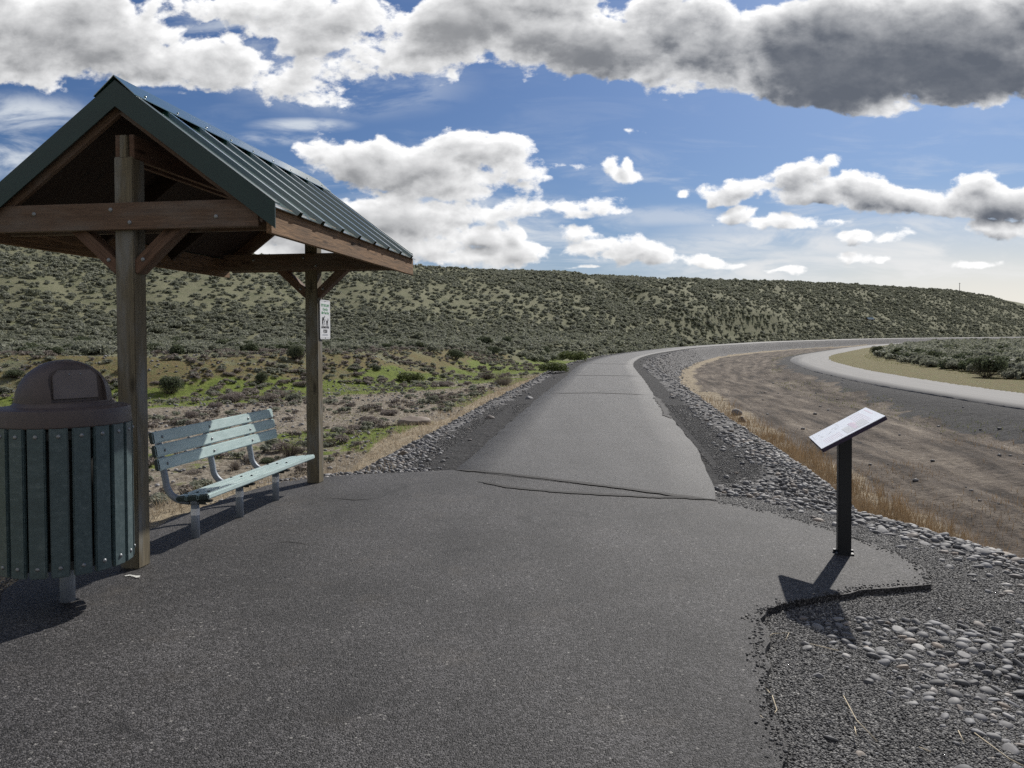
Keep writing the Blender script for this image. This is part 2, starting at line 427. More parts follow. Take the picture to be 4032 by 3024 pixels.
# ------------------------------------------------------------------ plan of the place
PATH3 = smooth_line([(-1.6, -12, 0), (-.9, -5, 0), (-.3, 0, 0), (.28, 5, 0), (.88, 9.7, 0), (2.07, 19.7, 0), (3.65, 32, 0), (5.35, 45.6, 0), (7.0, 55.5, 0), (9.4, 67, 0),
                      (13.0, 81, 0), (18.2, 98, 0), (24, 115, 0.05), (32, 134, .12), (43, 155, .25), (60, 185, .45), (82, 215, .65), (110, 250, .85), (150, 290, 1.0), (215, 345, 1.1), (300, 410, 1.2), (460, 520, 1.2)], 8)
PATH = PATH3[:, :2]; _d = np.hypot(*np.diff(PATH, axis=0).T); PARC = np.concatenate([[0], np.cumsum(_d)]); PZ = PATH3[:, 2]; PATH_FAR = PATH[PATH[:, 1] > 9.9]
ROAD3 = smooth_line([(21.5, -40, -.95), (21.2, 0, -.95), (21.5, 18, -.95), (22.1, 28, -.95), (23.3, 41, -.95), (26.2, 57, -.95), (30, 72, -.95), (35, 88, -.95), (44.5, 111, -.95), (62, 145, -.9), (82, 182, -.8), (108, 224, -.6),
                      (150, 274, -.35), (215, 325, -.1), (310, 385, 0), (460, 480, 0)], 8)
ROAD = ROAD3[:, :2]; _d = np.hypot(*np.diff(ROAD, axis=0).T); RARC = np.concatenate([[0], np.cumsum(_d)]); RZ = ROAD3[:, 2]
PAD = np.array([(-3.29, 5.09), (-3.33, 5.5), (-3.22, 6.1), (-3.07, 6.7), (-3.0, 7.2), (-2.92, 7.7), (-2.82, 8.3), (-2.66, 8.8), (-2.3, 9.12), (-1.69, 9.42), (-1.1, 9.58), (-.685, 9.667),
                (-.2, 9.42), (.3, 9.15), (.75, 8.86), (1.2, 8.55), (1.6, 8.2), (1.99, 7.81), (2.2, 7.5), (2.42, 7.2), (2.6, 6.75), (2.74, 6.3), (2.86, 5.85), (2.84, 5.5), (2.70, 5.12), (2.33, 5.06), (2.0, 4.92), (1.74, 4.8), (1.5, 4.66), (1.40, 4.5), (1.36, 4.3),
                (1.25, 3.95), (1.2, 3.7), (1.12, 3.4), (1.06, 3.1), (1.0, 2.7), (.95, 2.0), (1.0, 0), (1.0, -6), (-2.6, -6), (-2.4, 0), (-2.3, 2), (-2.2, 2.7), (-2.15, 3.1), (-2.2, 3.4), (-2.5, 3.75), (-2.95, 4.4)])
BANK = smooth_line([(-120, 20), (-60, 30), (-30, 34), (-17, 38), (-8, 48), (-2, 62), (3, 82), (11, 108), (26, 142), (50, 190), (95, 252), (140, 300), (210, 358), (300, 425), (455, 535)], 5)
DISPX = np.array([-900, -400, 0, 450, 900, 1200, 1500, 1665, 1800, 2050, 2130, 2212, 2400, 2900])
AZ = np.arctan((DISPX - 1106) * .00058)
RYb = np.array([70, 70, 72, 82, 95, 118, 165, 215, 272, 340, 360, 380, 400, 400]); RYr = np.array([120, 125, 140, 160, 195, 235, 300, 350, 410, 480, 500, 520, 540, 550])
SKY = np.array([560, 540, 526, 549, 577, 594, 608, 612, 617, 632, 645, 662, 705, 728])
_c = 1 / np.cos(AZ)
Rb, Rr = RYb * _c, RYr * _c
ZR = 1.6 + (730 - SKY) * .00058 * RYr - .35

def terrain(P):
    P = np.asarray(P, float); x, y = P[:, 0], P[:, 1]
    dp, side, arc = polydist(P, PATH); zp = np.interp(arc, PARC, PZ)
    dpad, _, _ = polydist(P, np.vstack([PAD, PAD[:1]])); ins = inpoly(P, PAD); dpad = np.where(ins, -dpad, dpad)
    near = (np.hypot(x, y) < 40)
    Dpath_end = polydist(P, PATH_FAR)[0] - 1.55
    D = np.where(near, np.minimum(Dpath_end, dpad + np.where(x < 0, .55, .15)), dp - 1.55)
    dr, rside, rarc = polydist(P, ROAD); zr = np.interp(rarc, RARC, RZ); Dr = dr - 4.1
    n1 = fbm(x * .22, y * .22, 4); n2 = fbm(x * 1.3 + 5, y * 1.3, 3); n3 = fbm(x * .03 + 3, y * .03, 4)
    right = side > 0
    fl = np.where(right, -1.5, -1.3)
    sw = np.where(right, 2.9, 3.3)
    prof = np.where(D < .9, -.032 - .05 * np.clip(D, 0, .9), -.077 + fl * sst((D - .9) / sw * .95) * 1.0)
    zpath = zp + np.where(D < 0, -.06, prof)
    # right side: ditch floor, then road verge and field
    floorz = np.where(right, -1.5 + zp * .4, -1.3 + zp)
    vergez = np.where(Dr < 0, zr - .06, zr - .05 - .5 * sst((Dr - .6) / 3.0))
    between = right & (rside < 0)
    base_r = np.where(between, np.maximum(floorz, vergez), zr + .02 + .25 * sst((Dr) / 30))
    # left side: valley floor, bank, bench, hill
    db, bside, _ = polydist(P, BANK); db = db * np.where(bside < 0, 1, -1)
    az = np.arctan2(x, y); r = np.hypot(x, y)
    rb = np.interp(az, AZ, Rb); rr = np.interp(az, AZ, Rr); zrg = np.interp(az, AZ, ZR)
    t = (r - rb) / (rr - rb)
    hillf = np.where(t < 1, .65 * np.clip(t, 0, 1) + .35 * sst(t), 1 + .0 * t)
    azw = sst((az + 2.2) / .7)
    bankz = sst((db - .5) / 7.5)
    lz = -1.3 + 2.0 * bankz + np.clip(db - 12, 0, 60) * .012
    gully = fbm(az * 7.5 + r * .011 + .5 * fbm(x * .02, y * .02, 2), r * .004 + 2, 3)
    spur = fbm(x * .03, y * .03 + 3, 3)
    amp = .35 + .65 * sst((az + .12) / .25)
    hz = (zrg - .6) * hillf * azw + np.clip(t, 0, 1) * np.clip(1.02 - t, 0, 1) * 4 * amp * (np.abs(gully) * 11 - 1.6 + spur * 2.5)
    lz = lz + np.where(db > 5, hz, 0) * sst((db - 5) / 10)
    rough = n1 * .35 + n2 * .07
    lz = lz + rough + n3 * .6 * sst(db / 15)
    base_r = base_r + np.where(between, (n1 * .25 + n2 * .06) * sst((Dr - .5) / 2), n1 * .3 * sst((Dr - 1) / 4))
    base_r = base_r + np.where(between, .22 * fbm(D * .9, arc * .035 + 3, 3) * sst((Dr - 2) / 1.5), 0)
    base = np.where(right, base_r, lz)
    # right-hand far country falls away behind the ridge azimuth
    w = sst((D - 1.2) / (sw * .85))
    z = np.where(D < .9, zpath, np.maximum(zpath * (1 - w) + base * w, np.where(right, -9, -9)))
    z = z + n2 * .05 * sst((D - .2) / 1.0)
    info = dict(D=D, Dr=Dr, side=side, rside=rside, db=db, t=t, r=r, az=az, between=between, right=right, n1=n1, n2=n2, n3=n3, ins=ins, spur=spur, gully=gully, dpad=dpad, dp=dp)
    return z, info
def H1(x, y): return float(terrain(np.array([[x, y]]))[0][0])
def hit(dx, dy):
    r = ray(dx, dy); ts = np.concatenate([np.linspace(2, 40, 800), np.linspace(40, 500, 3000)[1:]])
    P = np.array([0, 0, EYE]) + r * ts[:, None]; z, _ = terrain(P[:, :2]); k = np.argmax(P[:, 2] < z)
    return P[k] if P[k, 2] < z[k] else P[-1]

# ------------------------------------------------------------------ ground sheet
def build_ground():
    a1 = np.radians(np.linspace(-44, 44, 620)); a2 = np.radians(np.arange(46, 314, 2.5)); ang = np.concatenate([a1, a2])
    rad = np.concatenate([[.3], np.geomspace(1.0, 650, 640), [800, 1200, 2500]])
    A, Rr_ = np.meshgrid(ang, rad, indexing='ij')
    X = (np.sin(A) * Rr_).ravel(); Y = (np.cos(A) * Rr_).ravel()
    P = np.stack([X, Y], 1); z, I = terrain(P)
    far = I['r'] > 700; z = np.where(far, np.minimum(z, 5), z)
    na, nr = len(ang), len(rad); idx = np.arange(na * nr).reshape(na, nr)
    i0 = idx; i1 = np.roll(idx, -1, axis=0)
    Fc = np.stack([i0[:, :-1], i0[:, 1:], i1[:, 1:], i1[:, :-1]], -1).reshape(-1, 4)
    D, Dr, db, t, r = I['D'], I['Dr'], I['db'], I['t'], I['r']; right, btw = I['right'], I['between']
    n1, n2 = I['n1'], I['n2']
    J = n1 * 1.6
    gw = np.where(right, .55, .7)
    w_gravel = sst((gw + .25 - D + n2 * .5) / .3)
    padleft = (X < -1) & (Y < 9.3) & (Y > -2)
    w_gravel = np.where(padleft, sst((.75 - D) / .2), w_gravel)
    w_cob = sst((np.where(right, 3.3, 2.9) - D + J * .6) / .6) * np.where(padleft, 0, 1)
    w_dry = np.where(right, sst((4.6 - D + J) / .8) * .62, sst((4.6 - D + J * .5) / .8))
    w_dirt = np.where(btw & (D > 2.5), 1., 0)
    w_green = np.zeros(len(D)); w_moss = np.zeros(len(D)); w_rocky = np.zeros(len(D))
    L = ~right & (D > 3)
    w_green = np.where(L, (.70 + 1.5 * n1 + .9 * n2) * sst((db + 6.5 + J * 3) / 4) * sst((4.6 - db + J * 3) / 3), 0)
    w_green = np.where(L, np.maximum(w_green, .75 * sst((6.5 - D) / 2) * (n1 > .02) * (Y > 8)), w_green)
    w_moss = np.where(L, sst((db - 0) / 2) * sst((12 - db) / 3) * sst((105 - r) / 30) * (.62 + 1.2 * n1 + .8 * n2), 0)
    w_rocky = np.where(L, sst((1 - db) / 3), 0)
    w_green = np.where(L & (r < 26) & (X < -3), np.maximum(w_green, .45 + n1 * 2.2 + n2 * .8), w_green)
    # road verges
    gwid = 3.3 - 1.6 * sst((r - 28) / 25) + J * 1.2 + n2 * 1.6
    w_gravel = np.where(btw, np.maximum(w_gravel, sst((gwid - Dr) / .8) * .85), w_gravel)
    w_green = np.where(btw, np.maximum(w_green, sst((Dr - gwid + .6) / .6) * sst((gwid + 1.6 - Dr + J) / .8) * (.62 + 1.2 * n1 + .6 * n2) * (r > 20)), w_green)
    w_moss = np.where(right & (I['rside'] > 0), sst((3.4 - Dr + n1) / 1.0), w_moss)
    w_green = np.where(right & (I['rside'] > 0), sst((3.4 - Dr + n1) / 1.0) * .36, w_green)
    arcg = polydist(P, PATH)[2]
    me = np_mesh('ground', np.stack([X, Y, z], 1), Fc, None, True, dict(cross=D, along=arcg, w_gravel=w_gravel, w_cobble=w_cob, w_dry=w_dry, w_dirt=w_dirt, w_green=w_green, w_moss=w_moss, w_rocky=w_rocky))
    tag(link('ground', me, 'ground_mix'), 'gravelly ground rising to a grassy sagebrush hillside', 'ground', kind='structure')
build_ground()

# ------------------------------------------------------------------ path, pad, road, cracks
def ragged(poly, step, amp, skip=None):
    out = []; n = len(poly)
    for i in range(n):
        a = poly[i]; b = poly[(i + 1) % n]; L = np.hypot(*(b - a)); k = max(1, int(L / step))
        nx, ny = (b - a)[1] / L, -(b - a)[0] / L
        for j in range(k):
            t = j / k; p = a + (b - a) * t
            if skip is not None and skip(i): out.append(p); continue
            d = amp * (2 * fbm(np.array([p[0] * 3.1]), np.array([p[1] * 3.1]), 5)[0]); out.append(p + np.array([nx, ny]) * d)
    return np.array(out)
SEAM_A, SEAM_B = 11, 17
def build_pad():
    pts = ragged(PAD, .045, .07, lambda i: SEAM_A <= i < SEAM_B or 36 <= i < 40)
    bm = bmesh.new()
    top = [bm.verts.new((p[0], p[1], .0)) for p in pts]
    low = [bm.verts.new((p[0] * 1.0, p[1], -.12)) for p in pts]
    bm.faces.new(top)
    n = len(pts)
    for i in range(n): bm.faces.new((top[i], low[i], low[(i + 1) % n], top[(i + 1) % n]))
    bmesh.ops.triangulate(bm, faces=[f for f in bm.faces if len(f.verts) > 4])
    me = bm_mesh(bm, 'rest_area_pad')
    tag(link('rest_area_pavement', me, 'pad_asphalt'), 'dark coarse asphalt apron around shelter and sign', 'pavement', kind='structure')
build_pad()
def strip(line3, half, name, m, a0, a1, step, jag=.0, drop=.15, lift=0, seam=None, crossfall=0):
    L = line3[:, :2]; arc = np.concatenate([[0], np.cumsum(np.hypot(*np.diff(L, axis=0).T))])
    s = np.arange(a0, a1, step); c = np.stack([np.interp(s, arc, line3[:, k]) for k in range(3)], 1)
    t = np.gradient(c[:, :2], axis=0); t /= np.linalg.norm(t, axis=1)[:, None]; nrm = np.stack([t[:, 1], -t[:, 0]], 1)
    U = np.array([-1, -.999, -.66, -.33, 0, .33, .66, .999, 1.]); V = []; al = []; ac = []
    for i in range(len(s)):
        for j, u in enumerate(U):
            uu = u * half
            if abs(u) > .9: uu += jag * 2 * fbm(np.array([s[i] * 2.3 + (50 if u > 0 else 0)]), np.array([1.7]), 4)[0]
            if j in (0, 8): uu += .02 * np.sign(u)
            p = c[i, :2] + nrm[i] * uu
            if seam is not None and i < 12:
                q = seam[0] + (seam[1] - seam[0]) * (np.clip(u, -1, 1) + 1) / 2
                w = 1 - i / 12; p = p * (1 - w) + q * w
            cf = -crossfall * uu * min(1, max(0, (s[i] - 120) / 80))
            V.append((p[0], p[1], c[i, 2] + lift + cf - (drop if j in (0, 8) else 0))); al.append(s[i]); ac.append(uu)
    n, k = len(s), len(U); idx = np.arange(n * k).reshape(n, k)
    Fc = np.stack([idx[:-1, :-1], idx[:-1, 1:], idx[1:, 1:], idx[1:, :-1]], -1).reshape(-1, 4)
    me = np_mesh(name, V, Fc, extra=dict(along=al, across=ac))
    return link(name, me, m)
_s = float(polydist(np.array([[.75, 9.2]]), PATH)[2][0])
pth = strip(PATH3, 1.55, 'path', 'path_asphalt', _s, PARC[-1], .25, .05, .12, .004, (np.array([-.69, 9.667]), np.array([1.995, 7.81])), .03)
tag(pth, 'grey asphalt trail curving away to the right', 'path', kind='structure')
rd = strip(ROAD3, 4.1, 'road', 'road_chipseal', 5, RARC[-1], 1.0, .12, .15, .0)
tag(rd, 'pale grey two lane road curving beside the trail', 'road', kind='structure')

def crack(pts, w, name, label, z=.006, wob=.02, dens=.05):
    P = [np.array(gnd(*p)[:2]) for p in pts]; out = []
    for a, b, in zip(P[:-1], P[1:]):
        k = max(2, int(np.hypot(*(b - a)) / dens))
        for j in range(k): out.append(a + (b - a) * j / k)
    out.append(P[-1]); out = np.array(out); n = len(out)
    t = np.gradient(out, axis=0); t /= np.linalg.norm(t, axis=1)[:, None] + 1e-9; nn = np.stack([t[:, 1], -t[:, 0]], 1)
    k = np.arange(n)
    wo = wob * (2 * fbm(k * .23 + pts[0][0], k * 0 + .5, 4)) + .3 * wob * RNG.normal(size=n)
    ww = w * (.6 + 1.2 * np.clip(fbm(k * .3 + pts[0][1], k * 0 + 4.5, 3) + .4, 0, 1)) * np.clip(np.minimum(k, n - 1 - k) / 4, .12, 1)
    c = out + nn * wo[:, None]; A = c - nn * ww[:, None] / 2; B = c + nn * ww[:, None] / 2
    V = np.vstack([np.c_[A, np.full(n, z)], np.c_[B, np.full(n, z)]])
    Fc = np.stack([k[:-1], k[:-1] + 1, k[:-1] + 1 + n, k[:-1] + n], -1)
    o = link(name, np_mesh(name, V, Fc), 'crack_fill'); tag(o, label, 'crack', kind='structure')
crack([(985, 1015), (1060, 1021), (1150, 1031), (1260, 1045), (1350, 1056), (1450, 1070), (1545, 1081)], .085, 'pavement_crack', 'open joint between trail and apron', .010)
crack([(1033, 1040), (1100, 1053), (1200, 1063), (1300, 1069), (1400, 1074), (1480, 1076), (1550, 1081)], .075, 'pavement_crack', 'sealed crack just before the joint', .008)
crack([(1186, 850), (1290, 849), (1400, 853)], .13, 'pavement_crack', 'crack across trail', .012, .03, .1)
crack([(1232, 811), (1300, 811), (1385, 813)], .16, 'pavement_crack', 'second crack across trail', .012, .03, .1)
crack([(1262, 785), (1320, 786), (1368, 787)], .16, 'pavement_crack', 'third crack across trail', .012, .03, .1)
crack([(1415, 858), (1428, 872), (1436, 885), (1440, 897), (1452, 905)], .11, 'pavement_crack', 'crack along right trail edge', .014, .06, .1)
crack([(560, 1178), (620, 1170), (680, 1176)], .014, 'pavement_crack', 'hairline crack near the bench', .005)
crack([(700, 1075), (770, 1080), (820, 1076)], .02, 'pavement_crack', 'short crack right of the bench', .005)

# ------------------------------------------------------------------ shelter
TH = math.radians(8.0)
AX = Vector((math.sin(TH), math.cos(TH), 0)); LT = Vector((math.cos(TH), -math.sin(TH), 0)); UPZ = Vector((0, 0, 1))
N0 = Vector((-2.665, 5.605, 0))
def shelter(scale=1., origin=N0, th=TH, label='', name='picnic_shelter', full=True):
    root = thing(name, label, 'shelter', origin, -th)
    # local frame: X = lateral right, Y = along ridge, Z up
    def beam(nm, p0, p1, w, h, m, upd=(0, 0, 1), bolts=(), cut=0, extra_bm=None, bev=.004):
        p0, p1 = Vector(p0), Vector(p1); L = (p1 - p0).length; ex = (p1 - p0).normalized(); u = Vector(upd)
        ey = u.cross(ex).normalized(); ez = ex.cross(ey)
        bm = bmesh.new(); vs = box(bm, (L / 2, 0, 0), (L, w, h))
        if bev: bmesh.ops.bevel(bm, geom=list(bm.edges), offset=bev, segments=1, affect='EDGES')
        for (bx, bz, sg) in bolts: dome(bm, (bx, sg * w / 2, bz), (0, sg, 0), .016, .008, 1)
        mt = Matrix((ex, ey, ez)).transposed().to_4x4(); mt.translation = p0
        if scale != 1: bmesh.ops.scale(bm, vec=(scale,) * 3, verts=bm.verts); mt.translation = p0 * scale
        return link(nm, bm_mesh(bm, nm), [m, 'bolt_metal'], root, mt)
    PW = .14; S1 = 3.32
    EH = 1.10; ZE = 2.51; ZA = 3.335; SL = (ZA - ZE) / EH   # roof plane (top of metal) at eave and apex
    ang = math.atan(SL); ca, sa = math.cos(ang), math.sin(ang)
    Y0, Y1 = -.13, 3.47
    for s in (0, S1):
        bm = bmesh.new(); box(bm, (1.43, 0, 0), (2.86, PW, PW)); box(bm, (2.93, 0, 0), (.16, .055, PW))
        bmesh.ops.bevel(bm, geom=list(bm.edges), offset=.006, segments=2, affect='EDGES')
        mt = Matrix(((0, 0, -1, 0), (0, 1, 0, s), (1, 0, 0, 0), (0, 0, 0, 1)))
        # local x -> up ; local y stays ridge dir
        mt = Matrix(((0, 0, -1, 0), (0, 1, 0, 0), (1, 0, 0, 0), (0, 0, 0, 1)))
        mt = Matrix.Translation((0, s * scale, 0)) @ mt @ Matrix.Rotation(PI / 2, 4, 'X')
        if scale != 1: bmesh.ops.scale(bm, vec=(scale,) * 3, verts=bm.verts)
        link('post', bm_mesh(bm, 'post'), 'post_wood', root, mt)
    # tie beams front and back of each post
    BW = .04; z0 = 2.445
    for s in (0, S1):
        for sg in (-1, 1):
            yy = s + sg * (PW / 2 + BW / 2 + .002)
            beam('tie_beam', (-1.0, yy, z0), (1.0, yy, z0), BW, .185, 'beam_wood',
                 bolts=[(.93, .045, sg * -1 if False else -1), (1.07, -.045, -1), (.35, .03, -1), (1.7, -.02, -1), (.93, .045, 1), (1.07, -.045, 1)] if full else ())
        for sd in (-1, 1):
            # knee brace between post and beams
            p0 = (sd * (.045), s, 2.06); p1 = (sd * .50, s, 2.40)
            b = beam('knee_brace', (sd * .055, s, 2.085), (sd * .42, s, 2.42), .115, .085, 'brace_wood', bolts=[(.1, 0, 1), (.1, 0, -1)] if full else ())
    # rafters: near and far gable, and two between
    RD = .13
    for i, s in enumerate((Y0 + .05, 1.12, 2.22, Y1 - .05)):
        for sd in (-1, 1):
            top = Vector((sd * .02, s, ZA - .045 - RD / 2 / ca)); bot = Vector((sd * (EH - .045), s, ZA - .045 - RD / 2 / ca - SL * (EH - .065)))
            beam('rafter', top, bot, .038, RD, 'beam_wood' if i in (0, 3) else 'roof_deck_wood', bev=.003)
    for sd in (-1, 1):
        beam('ridge_beam', (sd * .052, Y0 + .08, 2.93), (sd * .052, Y1 - .08, 2.93), .038, .17, 'brace_wood')
        beam('fascia_board', (sd * (EH - .018), Y0 + .0, ZE - .108), (sd * (EH - .018), Y1, ZE - .108), .036, .20, 'fascia_wood', bev=.003)
        # roof deck under the metal
        nrm = Vector((sd * sa, 0, ca))
        a = Vector((sd * .005, (Y0 + Y1) / 2, ZA - .03)); b = Vector((sd * (EH - .04), (Y0 + Y1) / 2, ZA - .03 - SL * (EH - .045)))
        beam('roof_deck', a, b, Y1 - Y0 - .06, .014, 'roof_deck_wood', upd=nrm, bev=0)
        # ribbed metal sheet: profile along Y, extruded down the slope
        ribs = [Y0 + .15 + k * .41 for k in range(9)]
        prof = [(Y0 + .01, 0)]
        ribs = [Y0 + .40 + k * .43 for k in range(8)]
        for ry in ribs:
            if ry + .03 > Y1: break
            prof += [(ry - .034, 0), (ry - .024, .030), (ry + .024, .030), (ry + .034, 0)]
            if ry + .25 < Y1: prof += [(ry + .205, 0), (ry + .211, .003), (ry + .219, .003), (ry + .225, 0)]
        prof += [(Y1 - .01, 0)]
        bm = bmesh.new(); th_ = .006
        ends = [(0.0, ZA - .012), (EH + .03, ZA - .012 - SL * (EH + .03))]
        rows = []
        for (ex_, ez_) in ends:
            rows.append([bm.verts.new((sd * (ex_ + h * sa), y, ez_ + h * ca)) for y, h in prof])
        rows2 = [[bm.verts.new(v.co - nrm * th_) for v in r_] for r_ in rows]
        n = len(prof)
        for k in range(n - 1):
            bm.faces.new((rows[0][k], rows[0][k + 1], rows[1][k + 1], rows[1][k])); bm.faces.new((rows2[0][k], rows2[0][k + 1], rows2[1][k + 1], rows2[1][k]))
            for e in (0, 1): bm.faces.new((rows[e][k], rows[e][k + 1], rows2[e][k + 1], rows2[e][k]))
        for k in (0, n - 1): bm.faces.new((rows[0][k], rows[1][k], rows2[1][k], rows2[0][k]))
        # screw heads down the flats beside the ribs
        if full:
            for ry in ribs:
                for f in (.12, .5, .9):
                    q = Vector((sd * EH * f, ry + .05, ZA - .012 - SL * EH * f)); dome(bm, q + nrm * .002, nrm, .008, .005)
        if scale != 1: bmesh.ops.scale(bm, vec=(scale,) * 3, verts=bm.verts)
        link('roof_panel', bm_mesh(bm, 'roof_panel'), 'roof_metal', root)
        # green metal rake trim at both gables
        for yy, sg in ((Y0 - .016, -1), (Y1 + .016, 1)):
            bm = bmesh.new()
            D_ = .138
            def PT(xx, off): return Vector((sd * xx, 0, ZA + .02 - SL * xx - off / ca))
            for (y_a, y_b, o0, o1) in ((yy - .005, yy + .005, 0, D_), (min(yy, yy - sg * .07), max(yy, yy - sg * .07), -.004, .006)):
                vs = []
                for xx in (0.0, EH + (.035 if sg < 0 else -.01)):
                    for off in (o0, o1):
                        for y_ in (y_a, y_b):
                            p = PT(xx, off); vs.append(bm.verts.new((p.x, y_, p.z)))
                for f in ((0, 1, 3, 2), (4, 5, 7, 6), (0, 1, 5, 4), (2, 3, 7, 6), (0, 2, 6, 4), (1, 3, 7, 5)): bm.faces.new([vs[q] for q in f])
            if scale != 1: bmesh.ops.scale(bm, vec=(scale,) * 3, verts=bm.verts)
            link('gable_trim', bm_mesh(bm, 'gable_trim'), 'green_trim', root)
    # ridge cap
    bm = bmesh.new(); cw = .15
    pr = [(-cw, -SL * cw + .034), (-.02, .048 - SL * .02 + .004), (0, .056), (.02, .048 - SL * .02 + .004), (cw, -SL * cw + .034)]
    ra = [[bm.verts.new((x, y, ZA + z)) for x, z in pr] for y in (Y0 - .03, Y1 + .03)]
    rb = [[bm.verts.new(v.co - Vector((0, 0, .006))) for v in r_] for r_ in ra]
    for k in range(4):
        bm.faces.new((ra[0][k], ra[0][k + 1], ra[1][k + 1], ra[1][k])); bm.faces.new((rb[0][k], rb[0][k + 1], rb[1][k + 1], rb[1][k]))
        for e in (0, 1): bm.faces.new((ra[e][k], ra[e][k + 1], rb[e][k + 1], rb[e][k]))
    for k in (0, 4): bm.faces.new((ra[0][k], ra[1][k], rb[1][k], rb[0][k]))
    if full:
        for ry in np.arange(Y0 + .15, Y1, .41):
            for sd in (-1, 1): dome(bm, Vector((sd * .115, ry, ZA - SL * .115 + .038)), (sd * sa, 0, ca), .011, .008)
    if scale != 1: bmesh.ops.scale(bm, vec=(scale,) * 3, verts=bm.verts)
    link('ridge_cap', bm_mesh(bm, 'ridge_cap'), 'roof_metal', root)
    return root
shelter(label='timber shelter with green ribbed metal gable roof over the bench')

# ------------------------------------------------------------------ far shelter (plain, a few pixels)
zf = H1(147, 331)
fs = shelter(.95, Vector((147, 331, zf)), math.radians(70), 'tiny far shelter standing beside the trail below the hill', 'trail_shelter', full=False)

# ------------------------------------------------------------------ bench
def bench():
    ax = Vector((math.sin(math.radians(8.15)), math.cos(math.radians(8.15)), 0)); lt = Vector((ax.y, -ax.x, 0))
    org = Vector((-2.56, 6.41, 0)); root = thing('bench', 'pale green slatted bench on three steel legs under shelter', 'bench', org, -math.radians(8.15))
    # local: X lateral (to the path), Y along. first leg at y=0
    y0, y1 = -.09, 2.09
    def slat(bm, c, h, tilt, t=.045):
        """c=(x,z) centre, h=width of the board, tilt=angle of width direction from +X"""
        r = Matrix.Rotation(-tilt, 3, 'Y')
        vs = box(bm, (c[0], (y0 + y1) / 2, c[1]), (h, y1 - y0, t), 0, r)
        return vs
    def finish(bm, nm, bolts):
        es = [e for e in bm.edges]
        bmesh.ops.bevel(bm, geom=es, offset=.009, segments=2, affect='EDGES')
        for f in bm.faces:
            if abs(f.normal.y) > .9: f.material_index = 1
        for c, n in bolts: dome(bm, c, n, .0125, .007, 1 if nm == 'seat' else 2)
        # local x runs along the boards so the paint streaks follow them
        R = Matrix.Rotation(PI / 2, 4, 'Z')
        bmesh.ops.transform(bm, matrix=R.inverted(), verts=bm.verts)
        return link(nm, bm_mesh(bm, nm), ['bench_board', 'bench_end', 'bolt_metal'], root, R)
    bm = bmesh.new(); bl = []
    sx = [(-.072, .328), (.026, .338), (.124, .348)]; st = math.atan(.01 / .098)
    for x, z in sx:
        slat(bm, (x, z), .09, st)
        for ly in (0, .745, 1.49): bl.append((Vector((x - .02, ly + .03, z + .024)), (0, 0, 1)))
    finish(bm, 'seat', bl)
    bm = bmesh.new(); bl = []
    ta = math.atan2(.108, -.02)
    for i in range(3):
        c = (-.275 - i * .022, .592 + i * .108)
        slat(bm, c, .096, ta)
        for ly in (.03, .775, 1.52): bl.append((Vector((c[0] + .026, ly, c[1])), (math.sin(ta), 0, -math.cos(ta))))
    finish(bm, 'backrest', bl)
    for ly in (0, .745, 1.49):
        bm = bmesh.new(); cyl(bm, (0, ly, -.02), (0, ly, .31), .033, seg=24); cyl(bm, (0, ly, .275), (0, ly, .306), .037, seg=24)
        lg = link('leg', bm_mesh(bm, 'leg'), 'galvanised', root)
        bm = bmesh.new(); cyl(bm, (0, ly, .185), (0, ly, .238), .0350, seg=24, caps=False)
        link('reflective_band', bm_mesh(bm, 'reflective_band'), 'reflective_white', lg)
        bm = bmesh.new(); box(bm, (.02, ly, .300), (.24, .05, .016)); box(bm, (.02, ly, .285), (.14, .012, .03))
        link('seat_bracket', bm_mesh(bm, 'seat_bracket'), 'dark_bracket', root)
        # curved back support
        bm = bmesh.new()
        pts = [(.0, ly + .03, .288), (-.08, ly + .03, .285)] + [(-.10 - .17 * math.sin(a), ly + .03, .445 - .16 * math.cos(a) + (0)) for a in [k * PI / 2 / 8 for k in range(1, 9)]] + [(-.302, ly + .03, .60), (-.35, ly + .03, .84)]
        pts = [(p[0], p[1], p[2]) for p in pts]
        tube(bm, pts, .027, 12)
        # flatten it a little: oval bar
        link('back_support', bm_mesh(bm, 'back_support'), 'galvanised', root)
    return root
bench()

